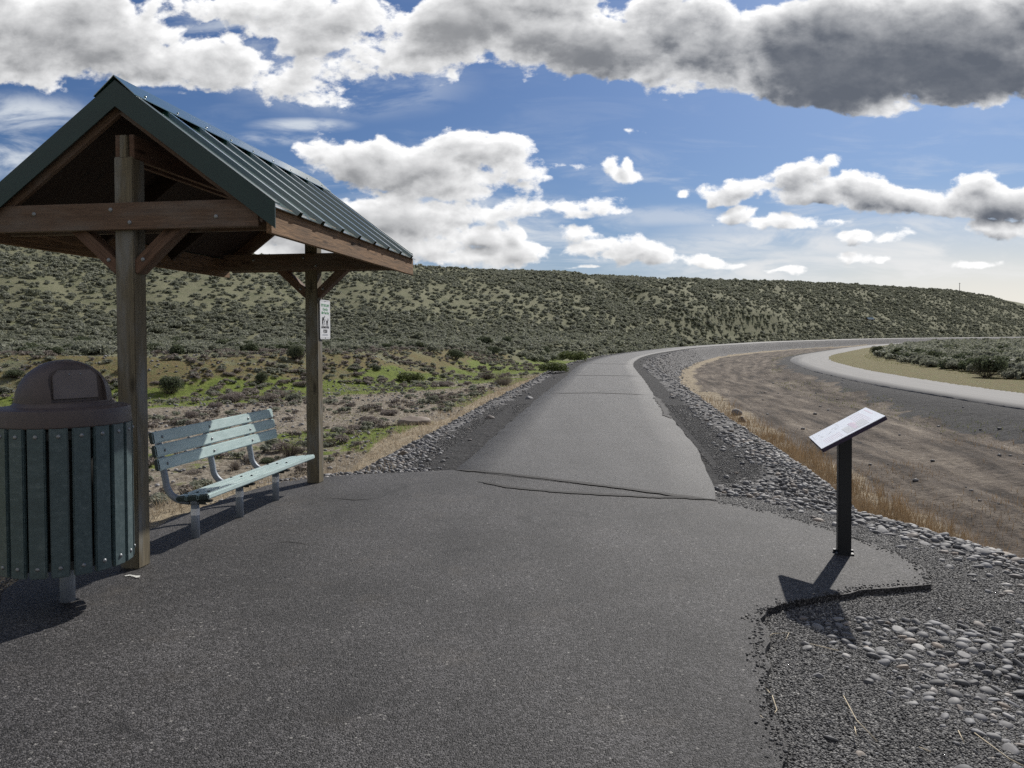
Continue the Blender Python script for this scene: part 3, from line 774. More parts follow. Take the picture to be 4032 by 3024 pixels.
# ------------------------------------------------------------------ litter bin
def litter_bin():
    c = Vector((-2.73, 4.86, 0)); root = thing('litter_bin', 'round litter bin with dark green slats and brown domed lid', 'litter bin', c, 0)
    R = .36; n = 20; zb, zt = .243, 1.10
    bm = bmesh.new(); bolts = []
    wdt = 2 * PI * R / n - .018
    for k in range(n):
        a = 2 * PI * (k + .35) / n; rot = Matrix.Rotation(a, 3, 'Z')
        box(bm, rot @ Vector((R, 0, (zb + zt) / 2)), (.028, wdt, zt - zb), 0, rot)
        for z in (zb + .055, zt - .05): bolts.append((rot @ Vector((R + .0145, 0, z)), rot @ Vector((1, 0, 0))))
    bmesh.ops.bevel(bm, geom=list(bm.edges), offset=.006, segments=2, affect='EDGES')
    for p, nn in bolts: dome(bm, p, nn, .0125, .007, 1)
    Rm = Matrix.Rotation(-PI / 2, 4, 'Y')
    link('slatted_body', bm_mesh(bm, 'slatted_body'), ['bin_board', 'bolt_metal'], root)
    bm = bmesh.new(); cyl(bm, (0, 0, zb + .03), (0, 0, zt + .02), R - .035, seg=48)
    link('liner', bm_mesh(bm, 'liner'), 'liner_dark', root)
    bm = bmesh.new()
    for z in (zb + .055, zt - .05):
        cyl(bm, (0, 0, z - .025), (0, 0, z + .025), R - .0165, seg=48, caps=False)
    # locking rod seen between two slats
    cyl(bm, (R * math.cos(-1.02), R * math.sin(-1.02), .33), (R * math.cos(-1.02), R * math.sin(-1.02), 1.02), .006, seg=8)
    link('hoop', bm_mesh(bm, 'hoop'), 'dark_bracket', root)
    bm = bmesh.new(); cyl(bm, (0, 0, -.02), (0, 0, zb + .05), .043, seg=32)
    link('post', bm_mesh(bm, 'post'), 'galvanised', root)
    # lid: lathe, then an arched recess cut into the dome
    Rd = .262
    prof = [(0, 1.09), (.352, 1.09), (.368, 1.093), (.372, 1.10), (.367, 1.180), (.362, 1.192), (.350, 1.198), (.305, 1.201), (.284, 1.207), (.273, 1.219)]
    prof += [(Rd * math.cos(t) * 1.0 + .0, 1.228 + .252 * math.sin(t)) for t in [k * PI / 2 / 16 for k in range(0, 17)]]
    bm = bmesh.new(); seg = 96; rows = []
    for r, z in prof:
        if r < 1e-6: rows.append([bm.verts.new((0, 0, z))])
        else: rows.append([bm.verts.new((r * math.cos(2 * PI * k / seg), r * math.sin(2 * PI * k / seg), z)) for k in range(seg)])
    for A, B in zip(rows[:-1], rows[1:]):
        for k in range(seg):
            q = [A[k % len(A)], A[(k + 1) % len(A)], B[(k + 1) % len(B)], B[k % len(B)]]; u = []
            for v in q:
                if v not in u: u.append(v)
            if len(u) > 2: bm.faces.new(u)
    bmesh.ops.remove_doubles(bm, verts=bm.verts, dist=1e-5)
    lid_me = bm_mesh(bm, 'lid', True)
    # facing of the flap: toward the viewer and to the right
    fa = math.radians(-38); rot = Matrix.Rotation(fa, 4, 'Z')   # local +X becomes the facing
    bm = bmesh.new(); pts = []
    hw, zb_, zs, zc = .158, 1.234, 1.335, 1.462
    pts = [(-hw * 1.0, zb_), (hw * 1.0, zb_)] + [(hw * math.cos(t), zs + (zc - zs) * math.sin(t)) for t in [k * PI / 14 for k in range(0, 15)]]
    front = [bm.verts.new((.45, p[0], p[1])) for p in pts]; back = [bm.verts.new((.158 - (p[1] - zb_) * .14, p[0], p[1])) for p in pts]
    bm.faces.new(front); bm.faces.new(back); m_ = len(pts)
    for k in range(m_): bm.faces.new((front[k], front[(k + 1) % m_], back[(k + 1) % m_], back[k]))
    bmesh.ops.transform(bm, matrix=rot, verts=bm.verts)
    cut = bpy.data.objects.new('cut', bm_mesh(bm, 'cut')); COL.objects.link(cut)
    tmp = bpy.data.objects.new('tmp', lid_me); COL.objects.link(tmp)
    md = tmp.modifiers.new('b', 'BOOLEAN'); md.operation = 'DIFFERENCE'; md.object = cut; md.solver = 'EXACT'
    dg = bpy.context.evaluated_depsgraph_get(); me2 = bpy.data.meshes.new_from_object(tmp.evaluated_get(dg))
    bpy.data.objects.remove(tmp); bpy.data.objects.remove(cut)
    me2.materials.clear()
    if len(me2.polygons) < 100: me2 = lid_me
    bmx = bmesh.new(); bmx.from_mesh(me2)
    for e in bmx.edges: e.smooth = e.calc_face_angle(0) < .5
    for f in bmx.faces: f.smooth = True
    bmx.to_mesh(me2); bmx.free()
    me2.name = 'lid'; lid = link('lid', me2, 'bin_lid_plastic', root)
    # hinged flap panel a little proud of the recess
    bm = bmesh.new(); hf = .130
    q = [(-hf, 1.250), (hf, 1.250), (hf * .97, 1.385), (hf * .72, 1.420), (-hf * .72, 1.420), (-hf * .97, 1.385)]
    dpt = lambda z: .158 - (z - zb_) * .14
    A = [bm.verts.new((dpt(z) + .012, y, z)) for y, z in q]; B = [bm.verts.new((dpt(z) + .003, y, z)) for y, z in q]
    bm.faces.new(A); bm.faces.new(B)
    for k in range(6): bm.faces.new((A[k], A[(k + 1) % 6], B[(k + 1) % 6], B[k]))
    bmesh.ops.bevel(bm, geom=list(bm.edges), offset=.003, segments=2, affect='EDGES')
    for y in (-.032, .032): dome(bm, (dpt(1.39) + .012, y, 1.395), (1, 0, .28), .006, .004, 1)
    bmesh.ops.transform(bm, matrix=rot, verts=bm.verts)
    link('flap', bm_mesh(bm, 'flap'), ['flap_plastic', 'bolt_metal'], lid)
    return root
litter_bin()

# ------------------------------------------------------------------ interpretive sign
def rrect(w, h, r, seg=6):
    out = []
    for cx, cy, a0 in ((w / 2 - r, h / 2 - r, 0), (-w / 2 + r, h / 2 - r, PI / 2), (-w / 2 + r, -h / 2 + r, PI), (w / 2 - r, -h / 2 + r, 1.5 * PI)):
        for k in range(seg + 1): out.append((cx + r * math.cos(a0 + k * PI / 2 / seg), cy + r * math.sin(a0 + k * PI / 2 / seg)))
    return out
def plate(bm, pts, z0, z1, mi=0):
    a = [bm.verts.new((x, y, z0)) for x, y in pts]; b = [bm.verts.new((x, y, z1)) for x, y in pts]; n = len(pts); fs = []
    fs.append(bm.faces.new(a)); fs.append(bm.faces.new(b))
    for k in range(n): fs.append(bm.faces.new((a[k], a[(k + 1) % n], b[(k + 1) % n], b[k])))
    for f in fs: f.material_index = mi
def info_sign():
    yaw = -.234; tl = .525; c = Vector((2.435, 5.834, .936))
    u = Vector((math.cos(yaw) * math.cos(tl), math.sin(yaw) * math.cos(tl), math.sin(tl)))     # up the slope
    s = Vector((-math.sin(yaw), math.cos(yaw), 0)); n = u.cross(s)
    base = Vector((2.435 + .01, 5.834 + .03, 0))
    root = thing('information_sign', 'black steel post carrying sloping white information panel', 'sign', base, 0)
    bm = bmesh.new(); box(bm, (0, 0, .44), (.092, .092, .90)); bmesh.ops.bevel(bm, geom=list(bm.edges), offset=.006, segments=2, affect='EDGES')
    # cut the top of the post on the slope
    for v in bm.verts:
        if v.co.z > .8: v.co.z = .905 + v.co.x * math.tan(tl) * 1.0
    bmesh.ops.transform(bm, matrix=Matrix.Rotation(yaw, 4, 'Z'), verts=bm.verts)
    link('post', bm_mesh(bm, 'post'), 'sign_post_steel', root)
    bm = bmesh.new(); box(bm, (0, 0, .006), (.125, .125, .012)); box(bm, (-.06, .02, .012), (.02, .03, .024)); box(bm, (.06, .02, .012), (.02, .03, .024))
    bmesh.ops.transform(bm, matrix=Matrix.Rotation(yaw, 4, 'Z'), verts=bm.verts)
    link('base_plate', bm_mesh(bm, 'base_plate'), 'sign_post_steel', root)
    mt = Matrix((-s, u, n)).transposed().to_4x4()   # local X along level edge (reader's right), Y up the slope, Z normal
    if mt.to_3x3().determinant() < 0: mt = Matrix((s, u, -n)).transposed().to_4x4()
    mt.translation = c - base
    w, h = .683, .478
    bm = bmesh.new(); plate(bm, rrect(w, h, .006, 2), -.026, -.0005); link('panel_backing', bm_mesh(bm, 'b'), 'panel_edge', root, mt)
    bm = bmesh.new(); plate(bm, rrect(w - .004, h - .004, .006, 2), 0, .003); pn = link('panel_face', bm_mesh(bm, 'panel_face'), 'panel_white', root, mt)
    # faint printing: text lines, a map picture, small dots (raised 0.4 mm)
    bm = bmesh.new()
    def q(x0, x1, y0, y1, mi, z=.0035):
        vs = [bm.verts.new(p) for p in ((x0, y0, z), (x1, y0, z), (x1, y1, z), (x0, y1, z))]; bm.faces.new(vs).material_index = mi
    rr = random.Random(3)
    def para(x0, x1, ya, yb, mi, st=.013, th=.0035):
        y = ya
        while y > yb: q(x0, x1 - rr.random() * (x1 - x0) * .25, y - th, y, mi); y -= st
    para(-.28, .05, .215, .185, 0, .03, .010)
    para(-.30, .28, .165, .08, 0)
    q(.03, .28, -.03, .135, 1, .0038)                     # grey picture
    q(-.05, .24, .03, .06, 2, .0041); q(-.02, .10, .06, .075, 0, .0041)
    para(.06, .30, -.06, -.19, 0)
    para(-.30, -.12, -.02, -.03, 1, .02, .004); para(-.30, -.05, -.215, -.222, 1, .02, .004)
    for k in range(9):
        a, b = -.26 + .24 * rr.random(), -.18 + .14 * rr.random(); r_ = .008
        vs = [bm.verts.new((a + r_ * math.cos(t), b + r_ * math.sin(t), .0037)) for t in [j * PI / 4 for j in range(8)]]; bm.faces.new(vs).material_index = 1
    link('printing', bm_mesh(bm, 'printing'), ['panel_pink', 'panel_grey', 'panel_mauve'], pn)
info_sign()

# ------------------------------------------------------------------ dog sign on far post
def text_mesh(s, size, bold=0):
    cu = bpy.data.curves.new('t', 'FONT'); cu.body = s; cu.size = size; cu.align_x = 'CENTER'; cu.extrude = .0003; cu.offset = bold
    o = bpy.data.objects.new('t', cu); COL.objects.link(o)
    dg = bpy.context.evaluated_depsgraph_get(); me = bpy.data.meshes.new_from_object(o.evaluated_get(dg))
    bpy.data.objects.remove(o); return me
def dog_sign():
    rt = N0 + AX * 3.45 + LT * .079; z = 1.815
    org = Vector((rt.x, rt.y, z)); root = thing('dog_sign', 'small white dog clean up sign fixed to far shelter post', 'sign', org, 0)
    # faces lateral right: local X = along -? reader looking toward -LT sees +AX on the right
    mt = Matrix((AX, UPZ, LT)).transposed().to_4x4()
    w, h = .305, .44
    bm = bmesh.new(); plate(bm, rrect(w, h, .025), 0, .003); pl = link('sign_plate', bm_mesh(bm, 'sign_plate'), 'sign_white', root, mt)
    bm = bmesh.new()
    def q(x0, x1, y0, y1, mi=0):
        vs = [bm.verts.new(p) for p in ((x0, y0, .0036), (x1, y0, .0036), (x1, y1, .0036), (x0, y1, .0036))]; bm.faces.new(vs).material_index = mi
    q(-.13, .13, .205, .2075); q(-.13, .13, -.2075, -.205)
    for y in (.2062, -.2062): dome(bm, (0, y, .004), (0, 0, 1), .008, .003)
    # thin rule down both sides and the small last line
    q(-.1405, -.139, -.19, .19, 1); q(.139, .1405, -.19, .19, 1)
    x = -.085
    while x < .08:
        ww = .006 + .004 * ((int(x * 1000) * 7) % 3); q(x, x + ww, -.178, -.166, 1); x += ww + .003
    link('ruling', bm_mesh(bm, 'ruling'), ['sign_black', 'sign_grey'], pl)
    def txt(s, size, y, m, wd, bold=.0012):
        me = text_mesh(s, size, bold); xs = [v.co.x for v in me.vertices]; sc = wd / (max(xs) - min(xs)); mid = (max(xs) + min(xs)) / 2
        for v in me.vertices: v.co.x = (v.co.x - mid) * sc; v.co.y += y; v.co.z += .0036
        me.materials.clear(); link('lettering', me, m, pl)
    txt("IT'S THE LAW!", .042, .145, 'sign_green', .235)
    txt('Clean Up', .042, .103, 'sign_green', .150)
    txt('After Your Dog', .042, .062, 'sign_green', .225)
    txt('MAXIMUM FINE', .034, -.098, 'sign_black', .230)
    txt('$250', .052, -.148, 'sign_black', .120, .002)
    # pictogram: bending person with bag, and a dog
    bm = bmesh.new()
    def poly(pts, k=.9):
        vs = [bm.verts.new((x * k, y * k - .012, .0038)) for x, y in pts]; bm.faces.new(vs)
    def limb(a, b, wa, wb):
        a = Vector((*a, 0)); b = Vector((*b, 0)); d = (b - a).normalized(); p = Vector((-d.y, d.x, 0))
        poly([(a + p * wa)[:2], (a - p * wa)[:2], (b - p * wb)[:2], (b + p * wb)[:2]])
    def disc(c, rx, ry): poly([(c[0] + rx * math.cos(t), c[1] + ry * math.sin(t)) for t in [j * PI / 8 for j in range(16)]])
    disc((-.020, .048), .011, .014)
    poly([(-.105, .025), (-.085, .046), (-.045, .042), (-.034, .025), (-.06, .012), (-.075, -.015), (-.105, -.012)])
    limb((-.092, -.008), (-.105, -.065), .011, .006); limb((-.08, -.008), (-.062, -.065), .010, .006)
    limb((-.045, .03), (-.012, -.018), .007, .004); limb((-.052, .02), (-.035, -.03), .006, .004)
    poly([(-.014, -.018), (-.002, -.04), (-.012, -.062), (-.024, -.045)])
    poly([(.03, .0), (.075, .0), (.088, .028), (.095, .04), (.100, .022), (.112, .012), (.11, .004), (.098, .002), (.088, -.028), (.04, -.026)])
    limb((.038, -.02), (.034, -.066), .006, .004); limb((.05, -.022), (.056, -.066), .005, .004); limb((.08, -.02), (.078, -.066), .006, .004); limb((.088, -.01), (.096, -.064), .005, .004)
    limb((.034, -.002), (.006, .02), .004, .002)
    link('pictogram', bm_mesh(bm, 'pictogram'), 'sign_black', pl)
dog_sign()

# ------------------------------------------------------------------ power pole on the ridge
def pole():
    dx = 2071; az = math.atan((dx - 1106) * .00058); Rg = float(np.interp(az, AZ, Rr)) * .985
    x, y = Rg * math.sin(az), Rg * math.cos(az); z = H1(x, y)
    root = thing('utility_pole', 'thin lone pole standing on the distant ridge', 'pole', (x, y, z))
    bm = bmesh.new(); cyl(bm, (0, 0, -1), (0, 0, 6.2), .2, .14, 8); link('pole_shaft', bm_mesh(bm, 'p'), 'pole_wood', root)
    bm = bmesh.new(); box(bm, (0, 0, 5.8), (1.2, .12, .14)); link('crossarm', bm_mesh(bm, 'c'), 'pole_wood', root)
pole()

# ------------------------------------------------------------------ stones
def ico(sub):
    bm = bmesh.new(); bmesh.ops.create_icosphere(bm, subdivisions=sub, radius=1)
    V = np.array([v.co[:] for v in bm.verts]); Fc = np.array([[v.index for v in f.verts] for f in bm.faces]); bm.free(); return V, Fc
ICO = {k: ico(k) for k in (1, 2, 3)}
def stone(sub, rng, flat=(.45, .75), amp=.22):
    V, Fc = ICO[sub]; V = V.copy()
    for _ in range(6):
        d = rng.normal(size=3); d /= np.linalg.norm(d); f = np.clip(V @ d, 0, 1) ** 2; V *= (1 + (rng.random() - .5) * amp * f)[:, None] 
    for _ in range(3):
        d = rng.normal(size=3); d /= np.linalg.norm(d); lim = .48 + .4 * rng.random(); s = V @ d; V -= np.clip(s - lim, 0, 1)[:, None] * d * .8
    V *= np.array([1, .62 + .35 * rng.random(), flat[0] + (flat[1] - flat[0]) * rng.random()]); return V, Fc
def scatter(protos, pos, size, name, m, label, kind='stuff', cat=None, tilt=.35, sink=.25, smooth=False):
    rng = np.random.default_rng(5); n = len(pos); which = rng.integers(0, len(protos), n); Vs = []; Fs = []; T = []; off = 0
    for k, (V, Fc) in enumerate(protos):
        ii = np.nonzero(which == k)[0]
        if not len(ii): continue
        a = rng.random(len(ii)) * 2 * PI; tx = rng.normal(size=len(ii)) * tilt; c, s = np.cos(a), np.sin(a); ct, st = np.cos(tx), np.sin(tx)
        W = V[None] * size[ii, None, None]
        y1 = W[..., 1] * ct[:, None] - W[..., 2] * st[:, None]; z1 = W[..., 1] * st[:, None] + W[..., 2] * ct[:, None]
        X = W[..., 0] * c[:, None] - y1 * s[:, None]; Y = W[..., 0] * s[:, None] + y1 * c[:, None]
        zz = z1 + (size[ii] * .5 * (1 - 2 * sink))[:, None]
        Q = np.stack([X + pos[ii, 0:1], Y + pos[ii, 1:2], zz + pos[ii, 2:3]], -1).reshape(-1, 3)
        nv = len(V); Fs.append((Fc[None] + (np.arange(len(ii)) * nv)[:, None, None] + off).reshape(-1, Fc.shape[1])); Vs.append(Q); off += len(Q)
        T.append(np.repeat(rng.random(len(ii)), nv))
    me = np_mesh(name, np.vstack(Vs), np.vstack(Fs), np.concatenate(T), smooth)
    o = link(name, me, m); tag(o, label, cat, kind=kind); return o

def polar_pts(n, a0, a1, r0, r1, rng, pw=2.0):
    a = np.radians(a0 + (a1 - a0) * rng.random(n)); r = (r0 ** pw + (r1 ** pw - r0 ** pw) * rng.random(n)) ** (1 / pw)
    return np.stack([np.sin(a) * r, np.cos(a) * r], 1)

def stones():
    rng = np.random.default_rng(21)
    # fine crushed gravel on the shoulders
    P = np.vstack([polar_pts(260000, 14, 36, 2.3, 8.5, rng, 1.35), polar_pts(90000, 36, 56, 2.0, 7.0, rng, 1.35), polar_pts(170000, -8, 30, 8, 20, rng, 1.2), polar_pts(60000, -36, -8, 3, 11, rng, 1.2)]); z, I = terrain(P)
    D = I['D'] + I['n2'] * .35; gl = np.where(I['right'], .75, .95)
    padleft = (P[:, 0] < -1) & (P[:, 1] < 9.3)
    lim = np.where(padleft, .72, gl)
    lim = np.where(I['right'] & (P[:, 1] < 5.2) & (P[:, 0] > 0), 3.2, lim)
    ok = (D < lim) & (I['D'] > np.where(P[:, 0] < 0, .54, .14) * (I['dp'] > 1.6) + .0) & ~I['ins'] & ((P[:, 1] < 8.6) | (I['dp'] > 1.57))
    # drop stones that would sit on the pad
    ok &= I['dpad'] > -.01
    spill = I['ins'] & (I['dpad'] > -.10) & (P[:, 0] > 0) & (P[:, 1] < 8) & (rng.random(len(P)) < .30 * np.exp(I['dpad'] / .03)); z = np.where(spill, 0.0, z); ok |= spill
    P, z = P[ok], z[ok]; r = np.hypot(P[:, 0], P[:, 1])
    size = (.0034 + .0052 * rng.random(len(P)) ** 2.0) * (1 + r * .05)
    print('gravel', len(P))
    pr = [stone(1, rng, (.5, .9), .35) for _ in range(6)]
    pr = [(V[:], Fc) for V, Fc in pr]
    # icosahedra only: cheap
    bm = bmesh.new(); bmesh.ops.create_icosphere(bm, subdivisions=1, radius=1); bm.free()
    scatter(pr, np.c_[P, z], size, 'gravel', 'gravel_stone', 'fine dark crushed gravel on the shoulders', smooth=False, sink=.2)
    # cobbles / riprap on both embankments
    P = np.vstack([polar_pts(180000, -30, 56, 2.4, 14, rng, 1.2), polar_pts(110000, -20, 36, 14, 110, rng, 1.0)]); z, I = terrain(P); D = I['D'] + I['n1'] * .7 + I['n2'] * .5
    r = np.hypot(P[:, 0], P[:, 1])
    right = I['right']
    lo = np.where(right, .45, .55); hi = np.where(right, 3.5, 3.0)
    dens = sst((D - lo) / .55) * sst((hi - D) / .5)
    padleft = (P[:, 0] < -2.2) & (P[:, 1] < 9.5); dens = np.where(padleft, sst((1.0 - D) / .3) * .25 * (D > .5), dens)
    # near right corner: stones lie further from the apron
    nr = (P[:, 0] > 1) & (P[:, 1] < 4.9); dens = np.where(nr, sst((P[:, 0] - 1.62 - .10 * (4.9 - P[:, 1]) + I['n1'] * 1.2) / .5) * (P[:, 1] < 4.6 + I['n1']) * (.6 + .4 * sst((fbm(P[:, 0] * 2.4, P[:, 1] * 2.4, 3) + .05) / .15)), dens)
    dens = np.maximum(dens, .03 * (I['D'] > .35) * (I['D'] < 3.5) * ~padleft)
    ok = (rng.random(len(P)) < dens) & ~I['ins'] & (I['D'] > .2)
    P, z, r = P[ok], z[ok], r[ok]; size = (.009 + .036 * rng.random(len(P)) ** 2.6) * (1 + .022 * np.clip(r, 0, 60))
    left = ~right[ok]; size *= np.where(left, .95, 1); size *= np.where((P[:, 1] < 4.9) & (P[:, 0] > 0), .80, 1)
    # thin out overlapping stones
    order = np.argsort(-size); cell = {}; keep = []
    for i in order:
        s = size[i]; gx, gy = int(P[i, 0] / .11), int(P[i, 1] / .11); bad = False
        for a in (-1, 0, 1):
            for b in (-1, 0, 1):
                for j in cell.get((gx + a, gy + b), ()):
                    if (P[i, 0] - P[j, 0]) ** 2 + (P[i, 1] - P[j, 1]) ** 2 < (.72 * (s + size[j])) ** 2: bad = True; break
                if bad: break
            if bad: break
        if not bad: cell.setdefault((gx, gy), []).append(i); keep.append(i)
    keep = np.array(keep); P, z, r, size = P[keep], z[keep], r[keep], size[keep]
    vis = size / r * ((np.abs(P[:, 0] / P[:, 1]) < .66) & (P[:, 1] * .60 > 0) & (r > 2.7)) ; o = np.argsort(-vis)
    near, rest = o[:280], o[280:]
    print('cobbles', len(P))
    scatter([stone(1, rng, (.34, .62), .3) for _ in range(12)], np.c_[P[rest], z[rest]], size[rest], 'cobbles', 'cobble', 'grey rounded river cobbles covering the embankments', smooth=False, sink=.28)
    prs = []
    for k in range(12):
        V, Fc = stone(3, rng, (.34, .58), .4); prs.append(np_mesh('cobblestone', V, Fc, np.zeros(len(V)), True)); prs[-1].materials.append(M['cobble'])
    for n_, i in enumerate(near):
        ob = bpy.data.objects.new('cobblestone', prs[n_ % 12]); COL.objects.link(ob)
        ob.location = (P[i, 0], P[i, 1], z[i] + size[i] * .10); ob.scale = (size[i],) * 3; ob.rotation_euler = (rng.normal() * .25, rng.normal() * .25, rng.random() * 6.28)
        rt_ = P[i, 0] > 0
        tag(ob, 'smooth grey river cobble lying on the right embankment' if rt_ else 'grey broken stone lying on the left embankment', 'stone', 'cobbles on the right embankment' if rt_ else 'stones on the left embankment')
    # boulders and distinct rocks (photo positions)
    for dx, dy, wpx, m, lab, fl in ((892, 918, 74, 'red_boulder', 'largest reddish brown boulder half buried beside the trail', .55), (1808, 1066, 48, 'brown_boulder', 'brown rounded boulder lying behind the sign post', .6),
                                (923, 948, 24, 'cobble', 'dark angular rock on stones right below the boulder', .7), (1058, 905, 22, 'cobble', 'lone dark rock on gravel beside the trail', .6),
                                (1143, 862, 16, 'cobble', 'pale rounded rock by left edge of the trail', .7), (1592, 897, 26, 'cobble', 'dark rock heading the right embankment crest', .8), (1604, 912, 20, 'brown_boulder', 'brownish rock beside the dark crest rock', .8),
                                (1698, 1040, 14, 'cobble', 'small dark round stone among right bank cobbles', .9), (870, 985, 26, 'brown_boulder', 'flat tan rock lying among the left gravel', .5)):
        p = hit(dx, dy); sz = wpx * .463 / F * p[1] / 2
        V, Fc = stone(3, rng, (fl, fl + .05), .4); V = V + .10 * np.array([mnoise.noise_vector(Vector(v * 1.7)) for v in V]) + .035 * np.array([mnoise.noise_vector(Vector(v * 5)) for v in V])
        me = np_mesh('rock', V * sz, Fc, np.full(len(V), .05), True); ob = link('boulder' if wpx > 40 else 'rock', me, m)
        ob.location = (p[0], p[1] + sz * .5, H1(p[0], p[1] + sz * .5) + sz * (.06 if wpx > 60 else .18)); tag(ob, lab, 'rock')
stones()

# ------------------------------------------------------------------ vegetation
def leaf_bush(rng, n, q, lumps=5, spread=.55, upr=.8):
    """leaf clumps spread through several lobes; unit radius, base at z=0"""
    cs = []
    for k in range(lumps):
        a = rng.random() * 2 * PI; rr = spread * math.sqrt(rng.random()); cs.append((rr * math.cos(a), rr * math.sin(a), .30 + .35 * rng.random(), .28 + .27 * rng.random()))
    cs = np.array(cs); w = rng.integers(0, lumps, n); C = cs[w]
    d = rng.normal(size=(n, 3)); d /= np.linalg.norm(d, axis=1)[:, None]; d[:, 2] = np.where(d[:, 2] < -.3, -d[:, 2], d[:, 2])
    rad = C[:, 3] * (.55 + .5 * rng.random(n) ** .6)
    P = C[:, :3] + d * rad[:, None] * np.array([1, 1, 1.05]); P[:, 2] = np.clip(P[:, 2], .02, None) * upr
    nr = d + rng.normal(size=(n, 3)) * .75; nr /= np.linalg.norm(nr, axis=1)[:, None]
    u = np.cross(nr, rng.normal(size=(n, 3))); u /= np.linalg.norm(u, axis=1)[:, None]; v = np.cross(nr, u)
    s = q * (.6 + .8 * rng.random(n)); u = u * (s * .55)[:, None]; v = v * s[:, None]
    V = np.stack([P - u - v, P + u - v * .7, P + u * .6 + v, P - u * .7 + v * .8], 1).reshape(-1, 3)
    Fc = np.arange(4 * n).reshape(n, 4); T = np.repeat(rng.random(n) * .5, 4)
    return V, Fc, T
def twig_bush(rng, n, wd, curl=.25, rise=.9, leaf=0, q=.05):
    """thin stems from the base, forking into finer ones"""
    V = []; Fc = []; T = []
    def stem(p, d, L, w, k=4):
        pts = [p]; dd = d.copy()
        for j in range(k):
            dd = dd + rng.normal(size=3) * curl * .5 + np.array([0, 0, .06]); dd /= np.linalg.norm(dd); pts.append(pts[-1] + dd * L / k)
        sd = np.cross(dd, rng.normal(size=3)); sd /= np.linalg.norm(sd); b = len(V); tt = rng.random() * .5
        for j, q_ in enumerate(pts):
            ww = w * (1 - .7 * j / k); V.append(q_ - sd * ww); V.append(q_ + sd * ww); T.extend((tt, tt))
        for j in range(k): Fc.append((b + 2 * j, b + 2 * j + 1, b + 2 * j + 3, b + 2 * j + 2))
        return pts, dd
    for i in range(n):
        a = rng.random() * 2 * PI; t = rng.random() ** .7 * 1.15; d = np.array([math.sin(t) * math.cos(a), math.sin(t) * math.sin(a), math.cos(t) * rise]); d /= np.linalg.norm(d)
        pts, dd = stem(np.array([math.cos(a) * .08, math.sin(a) * .08, 0]), d, .55 + .45 * rng.random(), wd)
        for f in range(3): 
            e = d + rng.normal(size=3) * .55; e /= np.linalg.norm(e); stem(pts[2 + f % 3], e, .25 + .25 * rng.random(), wd * .6, 3)
    return np.array(V), np.array(Fc), np.array(T)

KINDS = {}
def make_kinds():
    rng = np.random.default_rng(9)
    def lf(name, n, q, m, **k):
        L = []
        for i in range(5 if n < 1500 else 3):
            V, Fc, T = leaf_bush(rng, n, q, **k); me = np_mesh(name, V, Fc, T); me.materials.append(M[m]); L.append(me)
        KINDS[name] = L
    lf('sage_near', 2600, .052, 'sage_leaf', lumps=9)
    lf('sage_mid', 700, .10, 'sage_leaf', lumps=6)
    lf('dark_near', 3000, .045, 'dark_leaf', lumps=9, upr=1.0)
    lf('dark_mid', 700, .10, 'dark_leaf', lumps=6, upr=.9)
    lf('green_near', 3000, .05, 'green_leaf', lumps=10, spread=.7)
    lf('purple_near', 3200, .040, 'purple_twig', lumps=9, upr=.72)
    def tw(name, n, w, m, **k):
        L = []
        for i in range(3):
            V, Fc, T = twig_bush(rng, n, w, **k); me = np_mesh(name, V, Fc, T); me.materials.append(M[m]); L.append(me)
        KINDS[name] = L
    tw('twig', 150, .008, 'brown_twig')
    tw('twig_purple', 240, .009, 'purple_twig')
make_kinds()
def put_bush(kind, p, size, label, group=None, hs=1., stems=None, cat='bush', name='sagebrush'):
    rng = random
    if stems:
        root = thing(name, label, cat, (p[0], p[1], p[2]), 0, group)
        a = rng.random() * 6.28
        o = bpy.data.objects.new('foliage', rng.choice(KINDS[kind])); COL.objects.link(o); o.parent = root; o.scale = (size, size, size * hs); o.rotation_euler = (0, 0, a)
        s = bpy.data.objects.new('stem', rng.choice(KINDS[stems])); COL.objects.link(s); s.parent = root; s.scale = (size * .85, size * .85, size * hs * .8); s.rotation_euler = (0, 0, a)
        return root
    o = bpy.data.objects.new(name, rng.choice(KINDS[kind])); COL.objects.link(o)
    o.location = p; o.scale = (size, size, size * hs); o.rotation_euler = (0, 0, rng.random() * 6.28)
    return tag(o, label, cat, group)

